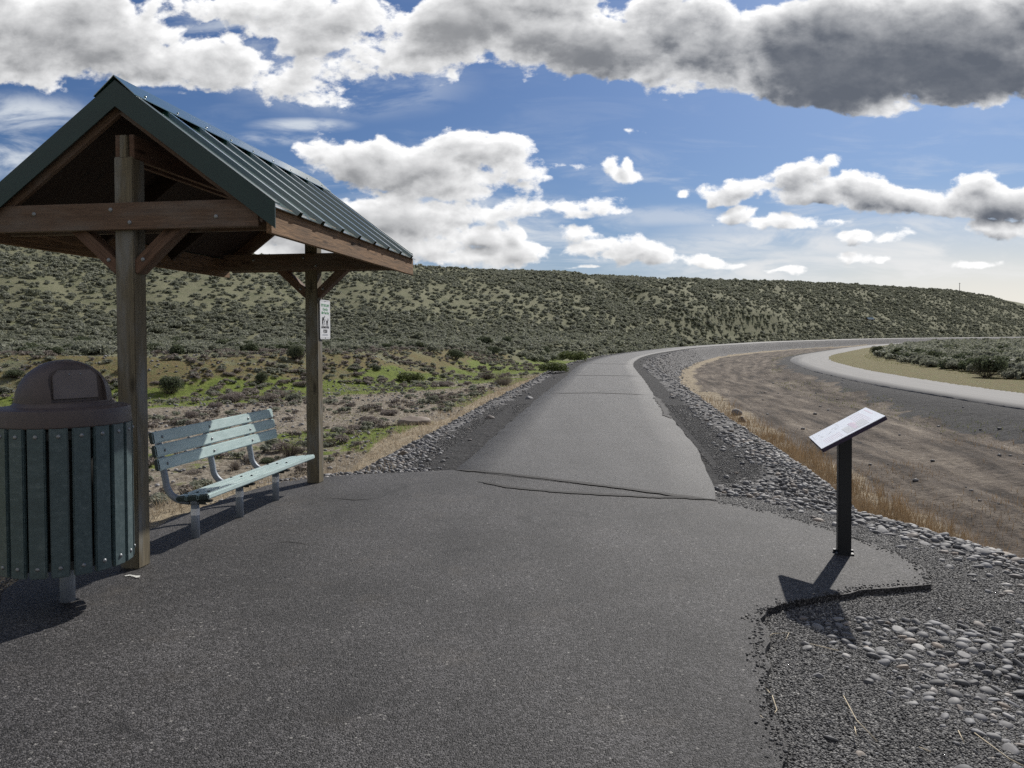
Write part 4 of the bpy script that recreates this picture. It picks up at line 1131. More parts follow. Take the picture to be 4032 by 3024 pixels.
# bushes one can point to, by where the photograph shows their foot
HAND = [  # display x, foot y, width, foliage kind, stems, height factor, name, label
 (368, 851, 56, 'dark_near', 'twig', 1.2, 'sagebrush', 'dark rounded bush on green grass just above the bench'),
 (565, 829, 36, 'dark_near', 'twig', 1.2, 'sagebrush', 'small dark bush on green bank above bench right end'),
 (503, 868, 62, 'purple_near', 'twig_purple', .8, 'rabbitbrush', 'wide purple grey shrub right behind the bench top'),
 (466, 882, 34, 'purple_near', 'twig_purple', 1.1, 'rabbitbrush', 'small purple grey shrub touching the widest purple one'),
 (413, 902, 36, 'purple_near', 'twig_purple', 1.1, 'rabbitbrush', 'pinkish shrub nearest above bench backrest left half'),
 (585, 868, 50, 'purple_near', 'twig', .9, 'rabbitbrush', 'brownish low shrub between purple ones and far post'),
 (632, 868, 44, 'sage_near', 'twig', 1.1, 'sagebrush', 'grey green bush immediately left of far shelter post'),
 (650, 835, 36, 'purple_near', 'twig_purple', .8, 'rabbitbrush', 'low grey shrub behind far post at mid height'),
 (497, 812, 30, 'purple_near', 'twig_purple', .7, 'rabbitbrush', 'faded low shrub on mossy bank above dark bush'),
 (340, 830, 30, 'purple_near', 'twig_purple', .7, 'rabbitbrush', 'faded shrub beside near post on the mossy bank'),
 (30, 815, 44, 'dark_near', 'twig', .7, 'sagebrush', 'dark low bush seen left of the bin lid'),
 (627, 985, 62, 'twig', 'twig', 1.1, 'dead_bush', 'bare dark twiggy bush between bench and far post'),
 (712, 965, 34, 'twig', 'twig', 1.2, 'dead_bush', 'bare twiggy bush touching right side of far post'),
 (508, 1015, 36, 'twig', 'twig_purple', 1.3, 'dead_bush', 'bare twigs seen through the gap above bench seat'),
 (420, 1022, 44, 'purple_near', 'twig_purple', .6, 'rabbitbrush', 'low purple shrub behind the bench left back support'),
 (338, 1075, 40, 'purple_near', 'twig_purple', .8, 'rabbitbrush', 'purple shrub between near post and the bench'),
 (575, 1000, 40, 'dark_near', 'twig', .6, 'sagebrush', 'dark low clump beneath bench backrest right half'),
 (738, 932, 42, 'purple_near', 'twig_purple', .8, 'rabbitbrush', 'round purple shrub right of far post near the grass'),
 (770, 925, 30, 'purple_near', 'twig_purple', .7, 'rabbitbrush', 'smaller purple shrub next right of the round one'),
 (794, 913, 44, 'purple_near', 'twig_purple', .9, 'rabbitbrush', 'pale purple shrub left of the red boulder'),
 (842, 897, 44, 'purple_near', 'twig_purple', .8, 'rabbitbrush', 'purple shrub close behind the red boulder'),
 (937, 872, 36, 'sage_near', 'twig', 1.2, 'sagebrush', 'pale green bush standing right above the red boulder'),
 (889, 826, 52, 'green_near', 'twig', .9, 'sagebrush', 'broad olive green bush at the foot of green bank'),
 (960, 835, 44, 'purple_near', 'twig_purple', .7, 'rabbitbrush', 'low grey shrub between olive bush and dead brush'),
 (1087, 833, 50, 'twig', 'twig_purple', 1.0, 'dead_bush', 'largest bare brown bush beside the dry grass strip'),
 (1052, 820, 34, 'twig', 'twig', 1.0, 'dead_bush', 'bare brown bush left neighbour of the largest one'),
 (816, 801, 22, 'dark_near', None, .9, 'sagebrush', 'small dark bush low on the mossy bank'),
 (881, 787, 24, 'purple_near', None, .8, 'rabbitbrush', 'grey shrub on the bank below dense sagebrush'),
 (768, 812, 30, 'purple_near', None, .8, 'rabbitbrush', 'grey shrub on bank just right of far post'),
 (750, 775, 26, 'purple_near', None, .8, 'rabbitbrush', 'small pale shrub near the bank top right of sign post'),
 (984, 778, 44, 'dark_near', None, .9, 'sagebrush', 'large dark bush on the bank top, middle of three'),
 (937, 762, 44, 'sage_mid', None, .9, 'sagebrush', 'large grey green bush left of the dark bank bush'),
 (1068, 768, 40, 'dark_near', None, .9, 'sagebrush', 'large dark bush right of the middle bank bush'),
 (1179, 766, 32, 'dark_near', None, .9, 'sagebrush', 'dark round bush beyond the trail side green bush'),
 (1125, 772, 28, 'sage_mid', None, .9, 'sagebrush', 'grey green bush left of the dark round bush'),
 (1192, 806, 66, 'green_near', None, .8, 'sagebrush', 'widest yellow green bush beside the trail left shoulder'),
 (1240, 782, 56, 'green_near', None, .9, 'sagebrush', 'green bush just beyond the widest trail side one'),
 (2130, 815, 84, 'dark_near', 'twig', 1.0, 'sagebrush', 'biggest dark bush at the verge across the road'),
 (2180, 818, 46, 'sage_near', 'twig', .9, 'sagebrush', 'grey green bush right of the biggest dark bush'),
 (2065, 800, 52, 'sage_near', 'twig', .9, 'sagebrush', 'grey green bush left of the biggest dark bush'),
 (2010, 792, 40, 'sage_near', None, 1.0, 'sagebrush', 'second bush left of the biggest dark bush'),
 (1895, 768, 30, 'dark_near', None, 1.2, 'sagebrush', 'dark bush at the near corner of roadside thicket'),
 (644, 778, 44, 'dark_near', 'twig', 1.3, 'sagebrush', 'tall dark bush on bank directly behind far post'),
]
HP = []
for dx, dy, w, kd, st, hs, nm, lab in HAND:
    p = hit(dx, dy); sz = w * .463 / F * p[1] / 2 * 1.12; HP.append((p[0], p[1], sz))
    put_bush(kd, (p[0], p[1], p[2] - .03), sz, lab, None, hs, st, 'bush', nm)

def veg():
    rng = np.random.default_rng(33)
    allP = []; 
    # left hill and bench land, mid/right hill, right-hand field
    specs = [(74000, -37, 12, 40, 275, 'L'), (84000, 10, 36, 110, 590, 'R'), (11000, 19, 40, 36, 300, 'F')]
    PX = []; SZ = []; TP = []; Z = []
    for n, a0, a1, r0, r1, kd in specs:
        P = polar_pts(n, a0, a1, r0, r1, rng, 2.0 if kd != 'F' else 1.7); z, I = terrain(P)
        cl = fbm(P[:, 0] * .085 + 40, P[:, 1] * .06, 4); cl2 = fbm(P[:, 0] * .02 + 9, P[:, 1] * .02 + 4, 3)
        t, db, D, Dr = I['t'], I['db'], I['D'], I['Dr']
        if kd == 'F':
            d = np.where(I['right'] & (I['rside'] > 0) & (Dr > 1.7 + cl * 1.5) & (D > 4), .9, 0)
            sz = .60 + .45 * rng.random(len(P)) + .35 * (rng.random(len(P)) > .9)
        else:
            # dense foot, patchy upper slope
            foot = sst((.42 - t) / .35) if kd == 'L' else sst((.34 - t) / .3)
            patch = sst((cl + .03 + .5 * cl2) / .16); 
            d = np.maximum(foot * .85, .24 + .5 * patch) * (~I['right']) * (D > 4)
            if kd == 'L': thr = 11 - 9.5 * sst((I['r'] - 55) / 40); d = np.where(db < thr, 0, np.where(db < thr + 5, d * .6, d)); d = d * np.where(t > .4, .75, 1.)
            if kd == 'R': d = np.where(db < 1, 0, d) * np.clip((I['az'] - math.radians(10)) / math.radians(2), 0, 1)
            if kd == 'L': d = d * np.clip((math.radians(12) - I['az']) / math.radians(2), 0, 1)
            gul = sst((.035 - np.abs(I['gully'])) / .03) * (t > .12)
            d = np.maximum(d, gul * (.75 if kd == 'R' else .3) * (~I['right']))
            sz = ((.30 + .42 * rng.random(len(P)) ** 1.6) * (1 + .25 * sst((I['az'] + .1) / .2))) if kd == 'L' else (.42 + .75 * rng.random(len(P)) ** 1.9)
            sz = sz * (1 + .35 * (rng.random(len(P)) > .93))
        d = np.where((t > 1.06) , 0, d)
        ok = rng.random(len(P)) < d
        for hx, hy, hs in HP: ok &= np.hypot(P[:, 0] - hx, P[:, 1] - hy) > hs * .9
        PX.append(P[ok]); SZ.append(sz[ok]); Z.append(z[ok]); 
        TP.append(np.full(ok.sum(), {'L': 0, 'R': 1, 'F': 2}[kd]))
        print('veg', kd, ok.sum())
    P = np.vstack(PX); S = np.concatenate(SZ); Z = np.concatenate(Z); TP = np.concatenate(TP)
    r = np.hypot(P[:, 0], P[:, 1]); vis = S / r * (np.abs(P[:, 0] / P[:, 1]) < .63)
    o = np.argsort(-vis); K = 300 - len([h for h in HAND if h[6] == 'sagebrush'])
    near, rest = o[:K], o[K:]
    for i in near:
        fld = TP[i] == 2
        put_bush(('sage_mid' if rng.random() < .7 else 'dark_mid'), (P[i, 0], P[i, 1], Z[i] - .04), S[i],
                 'grey green sagebrush in the thicket across the road' if fld else 'grey green sagebrush at the dense foot of hillside',
                 'sagebrush across the road' if fld else 'sagebrush at the foot of the hillside', .95)
    # everything else as one scatter with far levels of detail
    Vs, Fs, Ts = [], [], []; off = 0
    near_p = [leaf_bush(rng, 170, .17, lumps=5) for _ in range(8)]; far_p = [leaf_bush(rng, 64, .26, lumps=4) for _ in range(8)]
    rs = r[rest]
    for band, protos in ((rs < 120, near_p), (rs >= 120, far_p)):
        ii = rest[band]; wh = rng.integers(0, len(protos), len(ii))
        for k, (V, Fc, T) in enumerate(protos):
            jj = ii[wh == k]; a = rng.random(len(jj)) * 2 * PI; c, s = np.cos(a), np.sin(a); sz = S[jj]
            X = (V[None, :, 0] * c[:, None] - V[None, :, 1] * s[:, None]) * sz[:, None] + P[jj, 0:1]
            Y = (V[None, :, 0] * s[:, None] + V[None, :, 1] * c[:, None]) * sz[:, None] + P[jj, 1:2]
            ZZ = V[None, :, 2] * (sz * (.8 + .35 * rng.random(len(jj))))[:, None] + Z[jj][:, None] - .05
            nv = len(V); Vs.append(np.stack([X, Y, ZZ], -1).reshape(-1, 3)); Fs.append((Fc[None] + (np.arange(len(jj)) * nv)[:, None, None] + off).reshape(-1, 4)); off += nv * len(jj)
            Ts.append((T[None] * .7 + rng.random((len(jj), 1)) * .5).ravel())
    me = np_mesh('sagebrush_cover', np.vstack(Vs), np.vstack(Fs), np.concatenate(Ts))
    print('cover quads', len(me.polygons))
    tag(link('sagebrush_cover', me, 'sage_leaf'), 'grey green sagebrush scattered over the hillside', kind='stuff')

    # small grey scrub over the valley floor and banks
    Q = polar_pts(26000, -34, 14, 8.5, 85, rng, 1.6); z, I = terrain(Q)
    cl = fbm(Q[:, 0] * .3 + 7, Q[:, 1] * .3, 3)
    d = (~I['right']) * (I['D'] > 4.6) * (I['db'] < 13) * np.where(I['db'] > 1, .55, .26) * sst((cl + .14) / .2)
    ok = rng.random(len(Q)) < d; Q = Q[ok]; z = z[ok]; s = .07 + .20 * rng.random(len(Q)) ** 1.6; rq = np.hypot(*Q.T)
    s *= 1 + rq * .008
    Vs, Fs, Ts = [], [], []; off = 0; pr = [leaf_bush(rng, 150, .16, lumps=4, upr=.7) for _ in range(6)]; wh = rng.integers(0, 6, len(Q))
    for k, (V, Fc, T) in enumerate(pr):
        jj = np.nonzero(wh == k)[0]; a = rng.random(len(jj)) * 6.28; c, sn = np.cos(a), np.sin(a)
        X = (V[None, :, 0] * c[:, None] - V[None, :, 1] * sn[:, None]) * s[jj, None] + Q[jj, 0:1]; Y = (V[None, :, 0] * sn[:, None] + V[None, :, 1] * c[:, None]) * s[jj, None] + Q[jj, 1:2]
        ZZ = V[None, :, 2] * s[jj, None] + z[jj][:, None] - .01; nv = len(V)
        Vs.append(np.stack([X, Y, ZZ], -1).reshape(-1, 3)); Fs.append((Fc[None] + (np.arange(len(jj)) * nv)[:, None, None] + off).reshape(-1, 4)); off += nv * len(jj); Ts.append((T[None] + rng.random((len(jj), 1)) * .5).ravel())
    print('scrub', len(Q))
    V_, F_, T_ = np.vstack(Vs), np.vstack(Fs), np.concatenate(Ts); pick = (T_[F_[:, 0]] * 7.3 % 1) < .5
    bid = (F_[:, 0] // (4 * 150)); half = (bid * 2654435761 % 97) < 52
    for msk, nm, mm, lb in ((half, 'grey_scrub', 'purple_twig', 'small grey brown scrub dotting the valley floor'), (~half, 'green_scrub', 'sage_leaf', 'small grey green scrub dotting the valley floor')):
        f = F_[msk]; vv = V_[f.ravel()]; tt = T_[f.ravel()]
        tag(link(nm, np_mesh(nm, vv, np.arange(len(vv)).reshape(-1, 4), tt), mm), lb, kind='stuff')
    # loose stones on the valley floor, bank and ditch
    Q = polar_pts(26000, -34, 36, 9, 60, rng, 1.5); z, I = terrain(Q)
    d = np.where(I['right'], (I['between']) * (I['D'] > 3.2) * (I['Dr'] > .4) * .018, (I['D'] > 4.2) * (I['db'] < 9) * .55 * sst((fbm(Q[:, 0] * .25, Q[:, 1] * .25, 3) + .12) / .15))
    ok = rng.random(len(Q)) < d; Q, z = Q[ok], z[ok]
    scatter([stone(1, rng, (.5, .8)) for _ in range(6)], np.c_[Q, z], (.022 + .05 * rng.random(len(Q)) ** 2.6) * (1 + np.hypot(*Q.T) * .01), 'loose_stones', 'cobble', 'loose stones strewn over valley floor and ditch', smooth=False)
veg()

def blades(rng, P, z, h, w, lean=.5, k=3):
    n = len(P); a = rng.random(n) * 2 * PI; la = rng.random(n) * 2 * PI; ln = lean * (.3 + rng.random(n)); V = []
    sx, sy = np.cos(a) * w, np.sin(a) * w
    for j in range(k):
        t = j / (k - 1); ww = 1 - .85 * t; bx = np.cos(la) * ln * h * t ** 1.7; by = np.sin(la) * ln * h * t ** 1.7
        cx, cy, cz = P[:, 0] + bx, P[:, 1] + by, z + h * t * (1 - .25 * ln * t)
        V.append(np.stack([cx - sx * ww, cy - sy * ww, cz], -1)); V.append(np.stack([cx + sx * ww, cy + sy * ww, cz], -1))
    V = np.stack(V, 1).reshape(-1, 3); m = 2 * k; b = np.arange(n) * m; Fc = []
    for j in range(k - 1): Fc.append(np.stack([b + 2 * j, b + 2 * j + 1, b + 2 * j + 3, b + 2 * j + 2], -1))
    return V, np.vstack(Fc), np.repeat(rng.random(n) * .6, m)
def grasses():
    rng = np.random.default_rng(77)
    # pale dry grass strip on the left slope
    Q = polar_pts(190000, -34, 14, 4.2, 62, rng, 1.0); z, I = terrain(Q); D = I['D'] + I['n1'] * .8
    pl = (Q[:, 0] < -1.5) & (Q[:, 1] < 10.5)
    lo = np.where(pl, .75, 2.7); hi = np.where(pl, 3.9, 5.3)
    r = np.hypot(*Q.T); tuft = fbm(Q[:, 0] * 3, Q[:, 1] * 3, 2)
    d = (~I['right'] | pl) * sst((D - lo) / .5) * sst((hi - D) / .9) * sst((tuft + .22) / .2)
    d = np.maximum(d, .16 * (~I['right']) * (I['D'] > 4) * (I['db'] < 12) * (I['r'] < 45) * sst((tuft) / .1))
    ok = rng.random(len(Q)) < d * .9; Q, z, r = Q[ok], z[ok], r[ok]; print('dry', len(Q))
    V, Fc, T = blades(rng, Q, z - .01, .06 + .15 * rng.random(len(Q)), .0016 + r * .00026, .8)
    tag(link('dry_grass', np_mesh('dry_grass', V, Fc, T), 'dry_blade'), 'pale dry grass along the left embankment foot', kind='stuff')
    # brown tall grass below the right embankment
    Q = polar_pts(210000, 10, 38, 4.0, 40, rng, .8); z, I = terrain(Q); D = I['D'] + I['n1'] * 1.4
    r = np.hypot(*Q.T); tuft = fbm(Q[:, 0] * 2, Q[:, 1] * 2, 2)
    d = I['right'] * sst((D - 2.3) / .5) * sst((4.5 - D) / .9) * sst((tuft + .16) / .2) * np.clip(1.35 - r / 28, .1, 1)
    d = np.maximum(d, .10 * I['between'] * (I['D'] > 4) * (I['Dr'] > 1) * sst((I['n1']) / .2) * (r < 28))
    ok = rng.random(len(Q)) < d; Q, z, r = Q[ok], z[ok], r[ok]; print('brown', len(Q)); DD = D[ok]
    hgt = (.14 + .34 * rng.random(len(Q))) * np.where(DD > 4.4, .35, 1)
    V, Fc, T = blades(rng, Q, z - .01, hgt, .0018 + r * .00022, .45)
    tag(link('brown_grass', np_mesh('brown_grass', V, Fc, T), 'brown_blade'), 'brown upright grass below the right embankment', kind='stuff')
    # green grass on bank and in patches, verge across the road
    Q = polar_pts(150000, -34, 14, 9, 72, rng, 1.3); z, I = terrain(Q); r = np.hypot(*Q.T)
    d = (~I['right']) * (I['D'] > 4) * np.maximum(sst((I['db'] + 6) / 5) * sst((3.5 - I['db']) / 3), .5 * (I['n1'] > .03) * (I['D'] < 9)) * sst((fbm(Q[:, 0] * .8, Q[:, 1] * .8, 3) + .12) / .15)
    ok = rng.random(len(Q)) < d * .75; Q, z, r = Q[ok], z[ok], r[ok]; print('green', len(Q))
    Q2 = polar_pts(60000, 18, 37, 28, 140, rng, 1.3); z2, I2 = terrain(Q2)
    ok = I2['right'] & (I2['rside'] > 0) & (I2['Dr'] > .1) & (I2['Dr'] < 4.5) & (rng.random(len(Q2)) < .25) | (I2['between'] & (I2['Dr'] > 1.6) & (I2['Dr'] < 4.2) & (I2['n1'] > -.05) & (rng.random(len(Q2)) < .35))
    Q = np.vstack([Q, Q2[ok]]); z = np.concatenate([z, z2[ok]]); r = np.hypot(*Q.T)
    V, Fc, T = blades(rng, Q, z - .01, .04 + .08 * rng.random(len(Q)), .002 + r * .0003, .8)
    tag(link('green_grass', np_mesh('green_grass', V, Fc, T), 'green_blade'), 'green spring grass on the low bank and road verges', kind='stuff')
    # straw lying on the gravel by the apron
    bm = bmesh.new()
    for pts in ([(1646, 1390), (1668, 1366), (1704, 1362), (1696, 1380)], [(1644, 1392), (1652, 1412)], [(1640, 1470), (1668, 1500), (1678, 1530), (1668, 1545)], [(1822, 1493), (1850, 1545), (1895, 1590)],
                [(1750, 1384), (1812, 1396)], [(1985, 1600), (2010, 1610)], [(2070, 1565), (2082, 1590)], [(2105, 1570), (2180, 1625), (2211, 1640)], [(1668, 1590), (1676, 1612)], [(1846, 1560), (1850, 1580)], [(1642, 1545), (1655, 1556)]):
        P3 = []
        for (x, y) in pts:
            p = gnd(x, y, 0); P3.append((p[0], p[1], max(H1(p[0], p[1]), -.06) + .035))
        tube(bm, P3, .0022, 5)
    tag(link('dry_straw', bm_mesh(bm, 'dry_straw'), 'straw'), 'pale dry straw stems lying on the dark gravel', kind='stuff')
    bm = bmesh.new(); p = gnd(287, 1246); rr = random.Random(1)
    for k in range(9):
        c = Vector((p[0] + (rr.random() - .5) * .09, p[1] + (rr.random() - .5) * .05, .005)); 
        vs = [bm.verts.new(c + Vector((math.cos(t) * (.008 + .014 * rr.random()), math.sin(t) * (.006 + .010 * rr.random()), 0.0003 * k))) for t in [j * PI / 4 for j in range(8)]]; bm.faces.new(vs)
    tag(link('bird_dropping', bm_mesh(bm, 'bird_dropping'), 'white_mark'), 'chalky white splash on asphalt by the near post', 'dropping')
grasses()

# ------------------------------------------------------------------ light and sky
SAZ, SEL = math.radians(30.9), math.radians(38.0)
sun_d = bpy.data.lights.new('sun', 'SUN'); sun = bpy.data.objects.new('sun', sun_d); COL.objects.link(sun)
sun_d.energy = 3.6; sun_d.angle = math.radians(.55); sun_d.color = (1, .955, .88)
sdir = Vector((math.sin(SAZ) * math.cos(SEL), math.cos(SAZ) * math.cos(SEL), math.sin(SEL)))
sun.rotation_euler = sdir.to_track_quat('Z', 'Y').to_euler(); sun.location = sdir * 50

BLOBS = [  # display x, y, rx, ry, weight
 (60, 90, 230, 95, 1), (230, 95, 200, 90, 1), (330, 135, 210, 62, 1), (470, 130, 105, 72, 1), (180, 30, 160, 60, 1), (-60, 60, 200, 120, 1),
 (560, 25, 160, 42, .7), (700, 85, 190, 55, .8), (640, 170, 110, 42, .6), (800, 130, 160, 48, .8), (740, 40, 160, 50, .8), (700, 205, 70, 22, .5), (930, 130, 90, 40, .8),
 (1010, 60, 150, 85, 1.7), (1150, 90, 170, 75, 1.4), (1290, 110, 210, 75, 1.7), (1420, 150, 120, 50, 1), (1450, 60, 150, 80, 1.2), (1180, 10, 200, 60, 1.2), (1560, 110, 130, 85, 1.2),
 (1830, 115, 280, 130, 2.4), (2090, 115, 300, 118, 2.4), (1690, 150, 160, 66, 1.8), (1890, 200, 150, 52, 1.1), (1800, 20, 110, 60, 1.3), (2000, 20, 200, 45, 1.3), (2220, 60, 140, 110, 1.5),
 (690, 330, 70, 36, .8), (780, 350, 130, 52, 1), (900, 365, 170, 58, 1), (1010, 330, 95, 42, .9), (1085, 335, 80, 44, .9), (1130, 378, 52, 26, .8), (960, 400, 170, 34, .9),
 (1200, 448, 130, 20, .7), (1020, 460, 160, 26, .8), (820, 480, 200, 56, .9), (1050, 515, 100, 38, .9), (1120, 500, 36, 30, .9), (1130, 545, 75, 32, .9), (900, 540, 170, 34, .9), (600, 480, 160, 60, .8),
 (760, 520, 200, 46, 1), (990, 562, 190, 24, .9), (620, 560, 160, 30, .8), (2000, 452, 200, 26, 1.3), (1830, 415, 90, 30, 1.2), (2120, 400, 90, 30, 1.2), (1245, 505, 48, 24, 1), (1300, 528, 70, 24, 1), (1345, 555, 80, 24, 1.1), (1405, 560, 42, 22, 1), (1270, 540, 50, 22, .9),
 (1550, 425, 50, 26, 1), (1620, 400, 95, 24, 1), (1720, 390, 70, 30, 1), (1795, 368, 26, 18, .9), (1770, 425, 100, 34, 1.4), (1880, 437, 110, 30, 1.5), (1985, 442, 130, 26, 1.5), (2080, 425, 80, 34, 1.2), (2175, 430, 110, 46, 1.4), (1600, 465, 52, 24, .9),
 (1700, 487, 62, 16, .9), (1790, 480, 80, 14, 1), (1845, 520, 62, 20, 1), (1920, 522, 50, 14, .9), (1975, 520, 30, 10, .7), (2160, 500, 72, 26, 1),
 (1212, 352, 34, 11, .7), (1322, 356, 20, 14, .7), (1352, 378, 22, 14, .7), (1364, 358, 12, 16, .7), (1358, 279, 28, 6, .5), (1473, 416, 14, 8, .6),
 (1530, 566, 52, 11, .8), (1590, 570, 44, 9, .8), (1840, 570, 42, 13, .8), (1910, 568, 38, 11, .8), (2110, 585, 46, 9, .7), (1270, 583, 60, 5, .6), (1700, 585, 60, 4, .5),
]
def sky():
    w = bpy.data.worlds.new('World'); scn.world = w; w.use_nodes = True; nt = w.node_tree; nt.nodes.clear(); g = G(nt)
    out = g.n('ShaderNodeOutputWorld'); bg = g.n('ShaderNodeBackground'); nt.links.new(bg.outputs[0], out.inputs[0])
    w.cycles.sampling_method = 'NONE'
    STR = .06; bg.inputs[1].default_value = STR
    st = g.n('ShaderNodeTexSky', sky_type='NISHITA', sun_disc=False); st.sun_elevation = SEL; st.sun_rotation = SAZ; st.altitude = 200; st.air_density = 1.1; st.dust_density = 1.2; st.ozone_density = 1.3
    d = g.coord('Generated'); sx = g.n('ShaderNodeSeparateXYZ'); g.put(sx.inputs[0], d)
    yy = g.math('MAXIMUM', sx.outputs[1], .12)
    u = g.math('DIVIDE', sx.outputs[0], yy); v = g.math('DIVIDE', sx.outputs[2], yy)
    cb = g.n('ShaderNodeCombineXYZ'); g.put(cb.inputs[0], u); g.put(cb.inputs[1], v); uv = cb.outputs[0]
    # one group: cloud depth field at a point of the (tan az, tan el) plane
    gr = bpy.data.node_groups.new('cloud_field', 'ShaderNodeTree'); gr.interface.new_socket('P', in_out='INPUT', socket_type='NodeSocketVector'); gr.interface.new_socket('D', in_out='OUTPUT', socket_type='NodeSocketFloat')
    h = G(gr); gi = h.n('NodeGroupInput'); go = h.n('NodeGroupOutput'); p = gi.outputs[0]
    wn = h.vm('SUBTRACT', h.noise(h.scale(p, (1, 1.5, 1)), 7, 3, .55, out=1), (.5, .5, .5))
    pw = h.vm('ADD', p, h.vm('MULTIPLY', wn, (.085, .05, 0)))
    acc = None
    for x, y, rx, ry, wt in BLOBS:
        cx, cy = (x - 1106) * .00058, (730 - y) * .00058; ax, ay = rx * .00058 * 1.05, ry * .00058 * 1.05
        q = h.vm('MULTIPLY_ADD', pw, (1 / ax, 1 / ay, 0), (-cx / ax, -cy / ay, 0)); ln = h.vm('LENGTH', q, out=1)
        m_ = min(ax, ay) * wt + .010; f = h.math('MULTIPLY_ADD', ln, -m_, m_)
        acc = f if acc is None else h.math('SMOOTH_MAX', acc, f, .012)
    n1 = h.noise(h.scale(p, (1, 1.55, 1)), 10, 10, .60, .15)
    n2 = h.noise(h.scale(p, (1, 1.3, 1)), 34, 8, .62, .2)
    b1 = h.vor(h.vm('ADD', h.scale(p, (1, 1.25, 1)), h.sc(wn, .35)), 26, 'SMOOTH_F1')
    sy = h.n('ShaderNodeSeparateXYZ'); h.put(sy.inputs[0], p)
    A = h.rng(sy.outputs[1], .06, .34, .34, 1.0)
    nn = h.math('MULTIPLY', h.math('MULTIPLY_ADD', n1, .125, -.0625), A)
    acc = h.math('ADD', acc, nn)
    acc = h.math('ADD', acc, h.math('MULTIPLY', h.math('MULTIPLY_ADD', n2, .046, -.023), h.math('MULTIPLY_ADD', A, .5, .4)))
    acc = h.math('ADD', acc, h.math('MULTIPLY', h.math('MULTIPLY_ADD', b1, -.022, .008), h.math('MULTIPLY_ADD', A, .5, .4)))
    acc = h.math('DIVIDE', acc, h.math('MULTIPLY_ADD', A, .7, .3))
    gr.links.new(acc, go.inputs[0])
    def field(vec):
        x = g.n('ShaderNodeGroup'); x.node_tree = gr; g.put(x.inputs[0], vec); return x.outputs[0]
    D0 = field(uv); D1 = field(g.vm('ADD', uv, (.007, .013, 0)))
    alpha = g.srng(D0, -.002, .013)
    # backlit: thin edges glow, thick parts turn grey; side toward the sun is brighter
    thick = g.math('MAXIMUM', D0, 0.)
    lit = g.math('EXPONENT', g.math('MULTIPLY', g.math('POWER', thick, 1.15), -46.))
    rel = g.math('MULTIPLY', g.math('SUBTRACT', D0, D1), g.math('MULTIPLY_ADD', g.math('EXPONENT', g.math('MULTIPLY', thick, -16.)), 18., 2.0))
    tex = g.noise(g.scale(uv, (1, 1.6, 1)), 18, 8, .62)
    lit = g.math('ADD', g.math('ADD', lit, rel), g.math('MULTIPLY', g.math('SUBTRACT', tex, .5), .34))
    lit = g.math('SMOOTH_MAX', lit, g.math('MULTIPLY', g.math('SUBTRACT', tex, .34), .22), .18)
    lit = g.math('ADD', lit, -.02, clamp=True)
    lr = g.srng(u, -.15, .35)       # the clouds near the sun are darker and bluer in their bodies
    dark = g.mix(lr, (.20, .205, .215), (.085, .096, .118))
    cc = g.mix(lit, dark, (.74, .74, .74))
    hz = g.srng(v, .14, .0)
    ccol = g.mix(g.math('MULTIPLY', hz, .55), cc, (.56, .55, .53))
    # thin high streaks
    s1 = g.noise(g.scale(g.vm('ADD', uv, (0, 0, 0)), (1.6, 9, 1)), 3.2, 8, .62, .6)
    low = g.srng(v, .30, .05)
    wis = g.math('MULTIPLY', g.srng(s1, .48, .70), g.math('MULTIPLY_ADD', low, .70, .06))
    wb = None
    for x, y, rx, ry, wt in ((60, 250, 190, 60, .95), (30, 330, 170, 70, .9), (660, 272, 130, 20, .9), (600, 300, 120, 20, .8), (1390, 470, 220, 30, .5), (760, 180, 300, 90, .6), (560, 60, 260, 90, .6), (1320, 350, 150, 40, .35), (980, 500, 460, 110, .95), (1700, 530, 420, 45, .8), (1800, 585, 620, 46, 1), (1850, 500, 500, 40, .7), (1500, 470, 300, 30, .5), (2000, 540, 350, 40, .9)):
        cx, cy = (x - 1106) * .00058, (730 - y) * .00058; ax, ay = rx * .00058, ry * .00058
        q = g.vm('MULTIPLY_ADD', uv, (1 / ax, 1 / ay, 0), (-cx / ax, -cy / ay, 0)); ln = g.vm('LENGTH', q, out=1); f = g.math('MULTIPLY', g.srng(ln, 1.1, .2), wt)
        wb = f if wb is None else g.math('MAXIMUM', wb, f)
    s2 = g.noise(g.scale(uv, (1, 3.2, 1)), 7, 9, .62, .5)
    wis = g.math('MAXIMUM', wis, g.math('MULTIPLY', wb, g.srng(s2, .38, .62)))
    # sky, paler toward the horizon with a warm tint near the sun side
    base = g.vm('MULTIPLY', st.outputs[0], (.335, .465, .70))
    hor = g.srng(g.math('MULTIPLY_ADD', g.srng(u, .05, .55), -.055, v), .15, -.03)
    warm = g.mix(g.srng(u, -.1, .6), (.38, .44, .52), (.66, .62, .56))
    S_ = 1 / STR
    warm = g.sc(warm, S_)
    c = g.mix(g.math('MULTIPLY', hor, .80), base, warm)
    wc = g.sc(g.mix(lr, (.52, .55, .58), (.58, .58, .58)), S_)
    c = g.mix(g.math('MULTIPLY', wis, .85), c, wc)
    cs = g.sc(ccol, S_)
    front = g.math('GREATER_THAN', sx.outputs[1], .12)
    c1 = g.mix(alpha, c, cs)
    # elsewhere round the sky: broken cloud
    bn = g.noise(g.scale(d, (1, 1, 2)), 2.6, 7, .6)
    back = g.mix(g.srng(bn, .42, .56), base, (6.6, 6.5, 6.4))
    c2 = g.mix(front, back, c1)
    g.put(bg.inputs[0], c2)
sky()

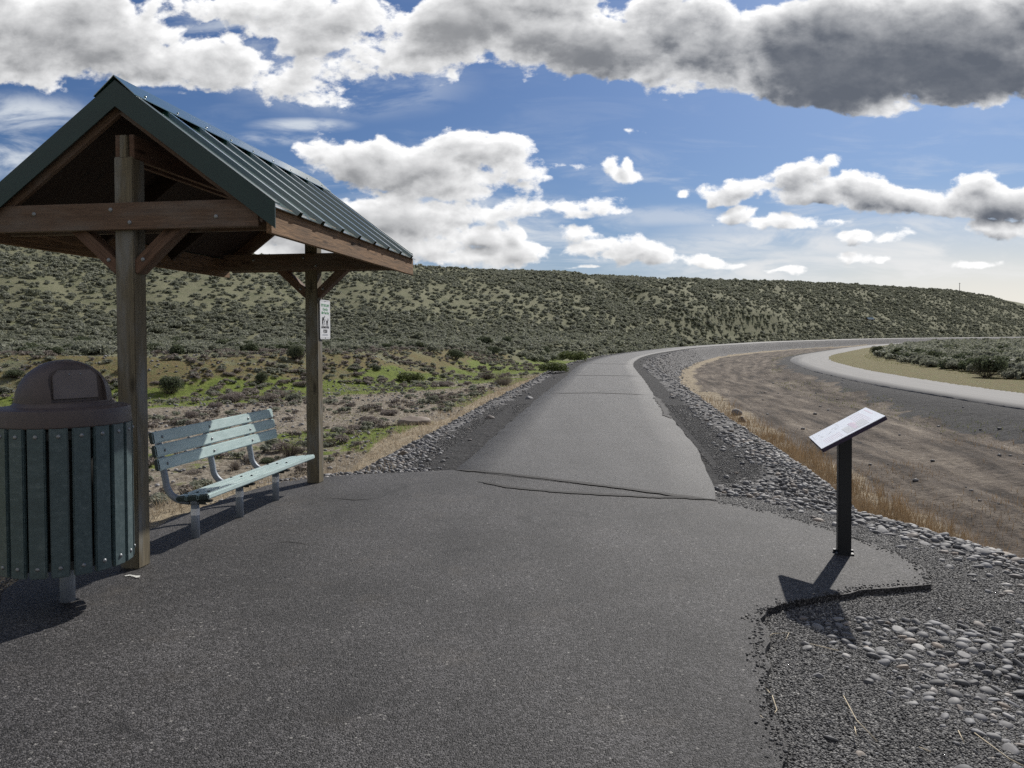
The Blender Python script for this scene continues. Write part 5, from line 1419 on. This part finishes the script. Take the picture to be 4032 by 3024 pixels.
scn.view_settings.view_transform = 'Standard'; scn.view_settings.look = 'None'; scn.view_settings.exposure = .55; scn.view_settings.gamma = 1
scn.render.engine = 'CYCLES'
scn.cycles.max_bounces = 6; scn.cycles.diffuse_bounces = 3; scn.cycles.glossy_bounces = 2; scn.cycles.transmission_bounces = 2; scn.cycles.transparent_max_bounces = 4
scn.cycles.use_denoising = False; scn.cycles.sample_clamp_indirect = 6
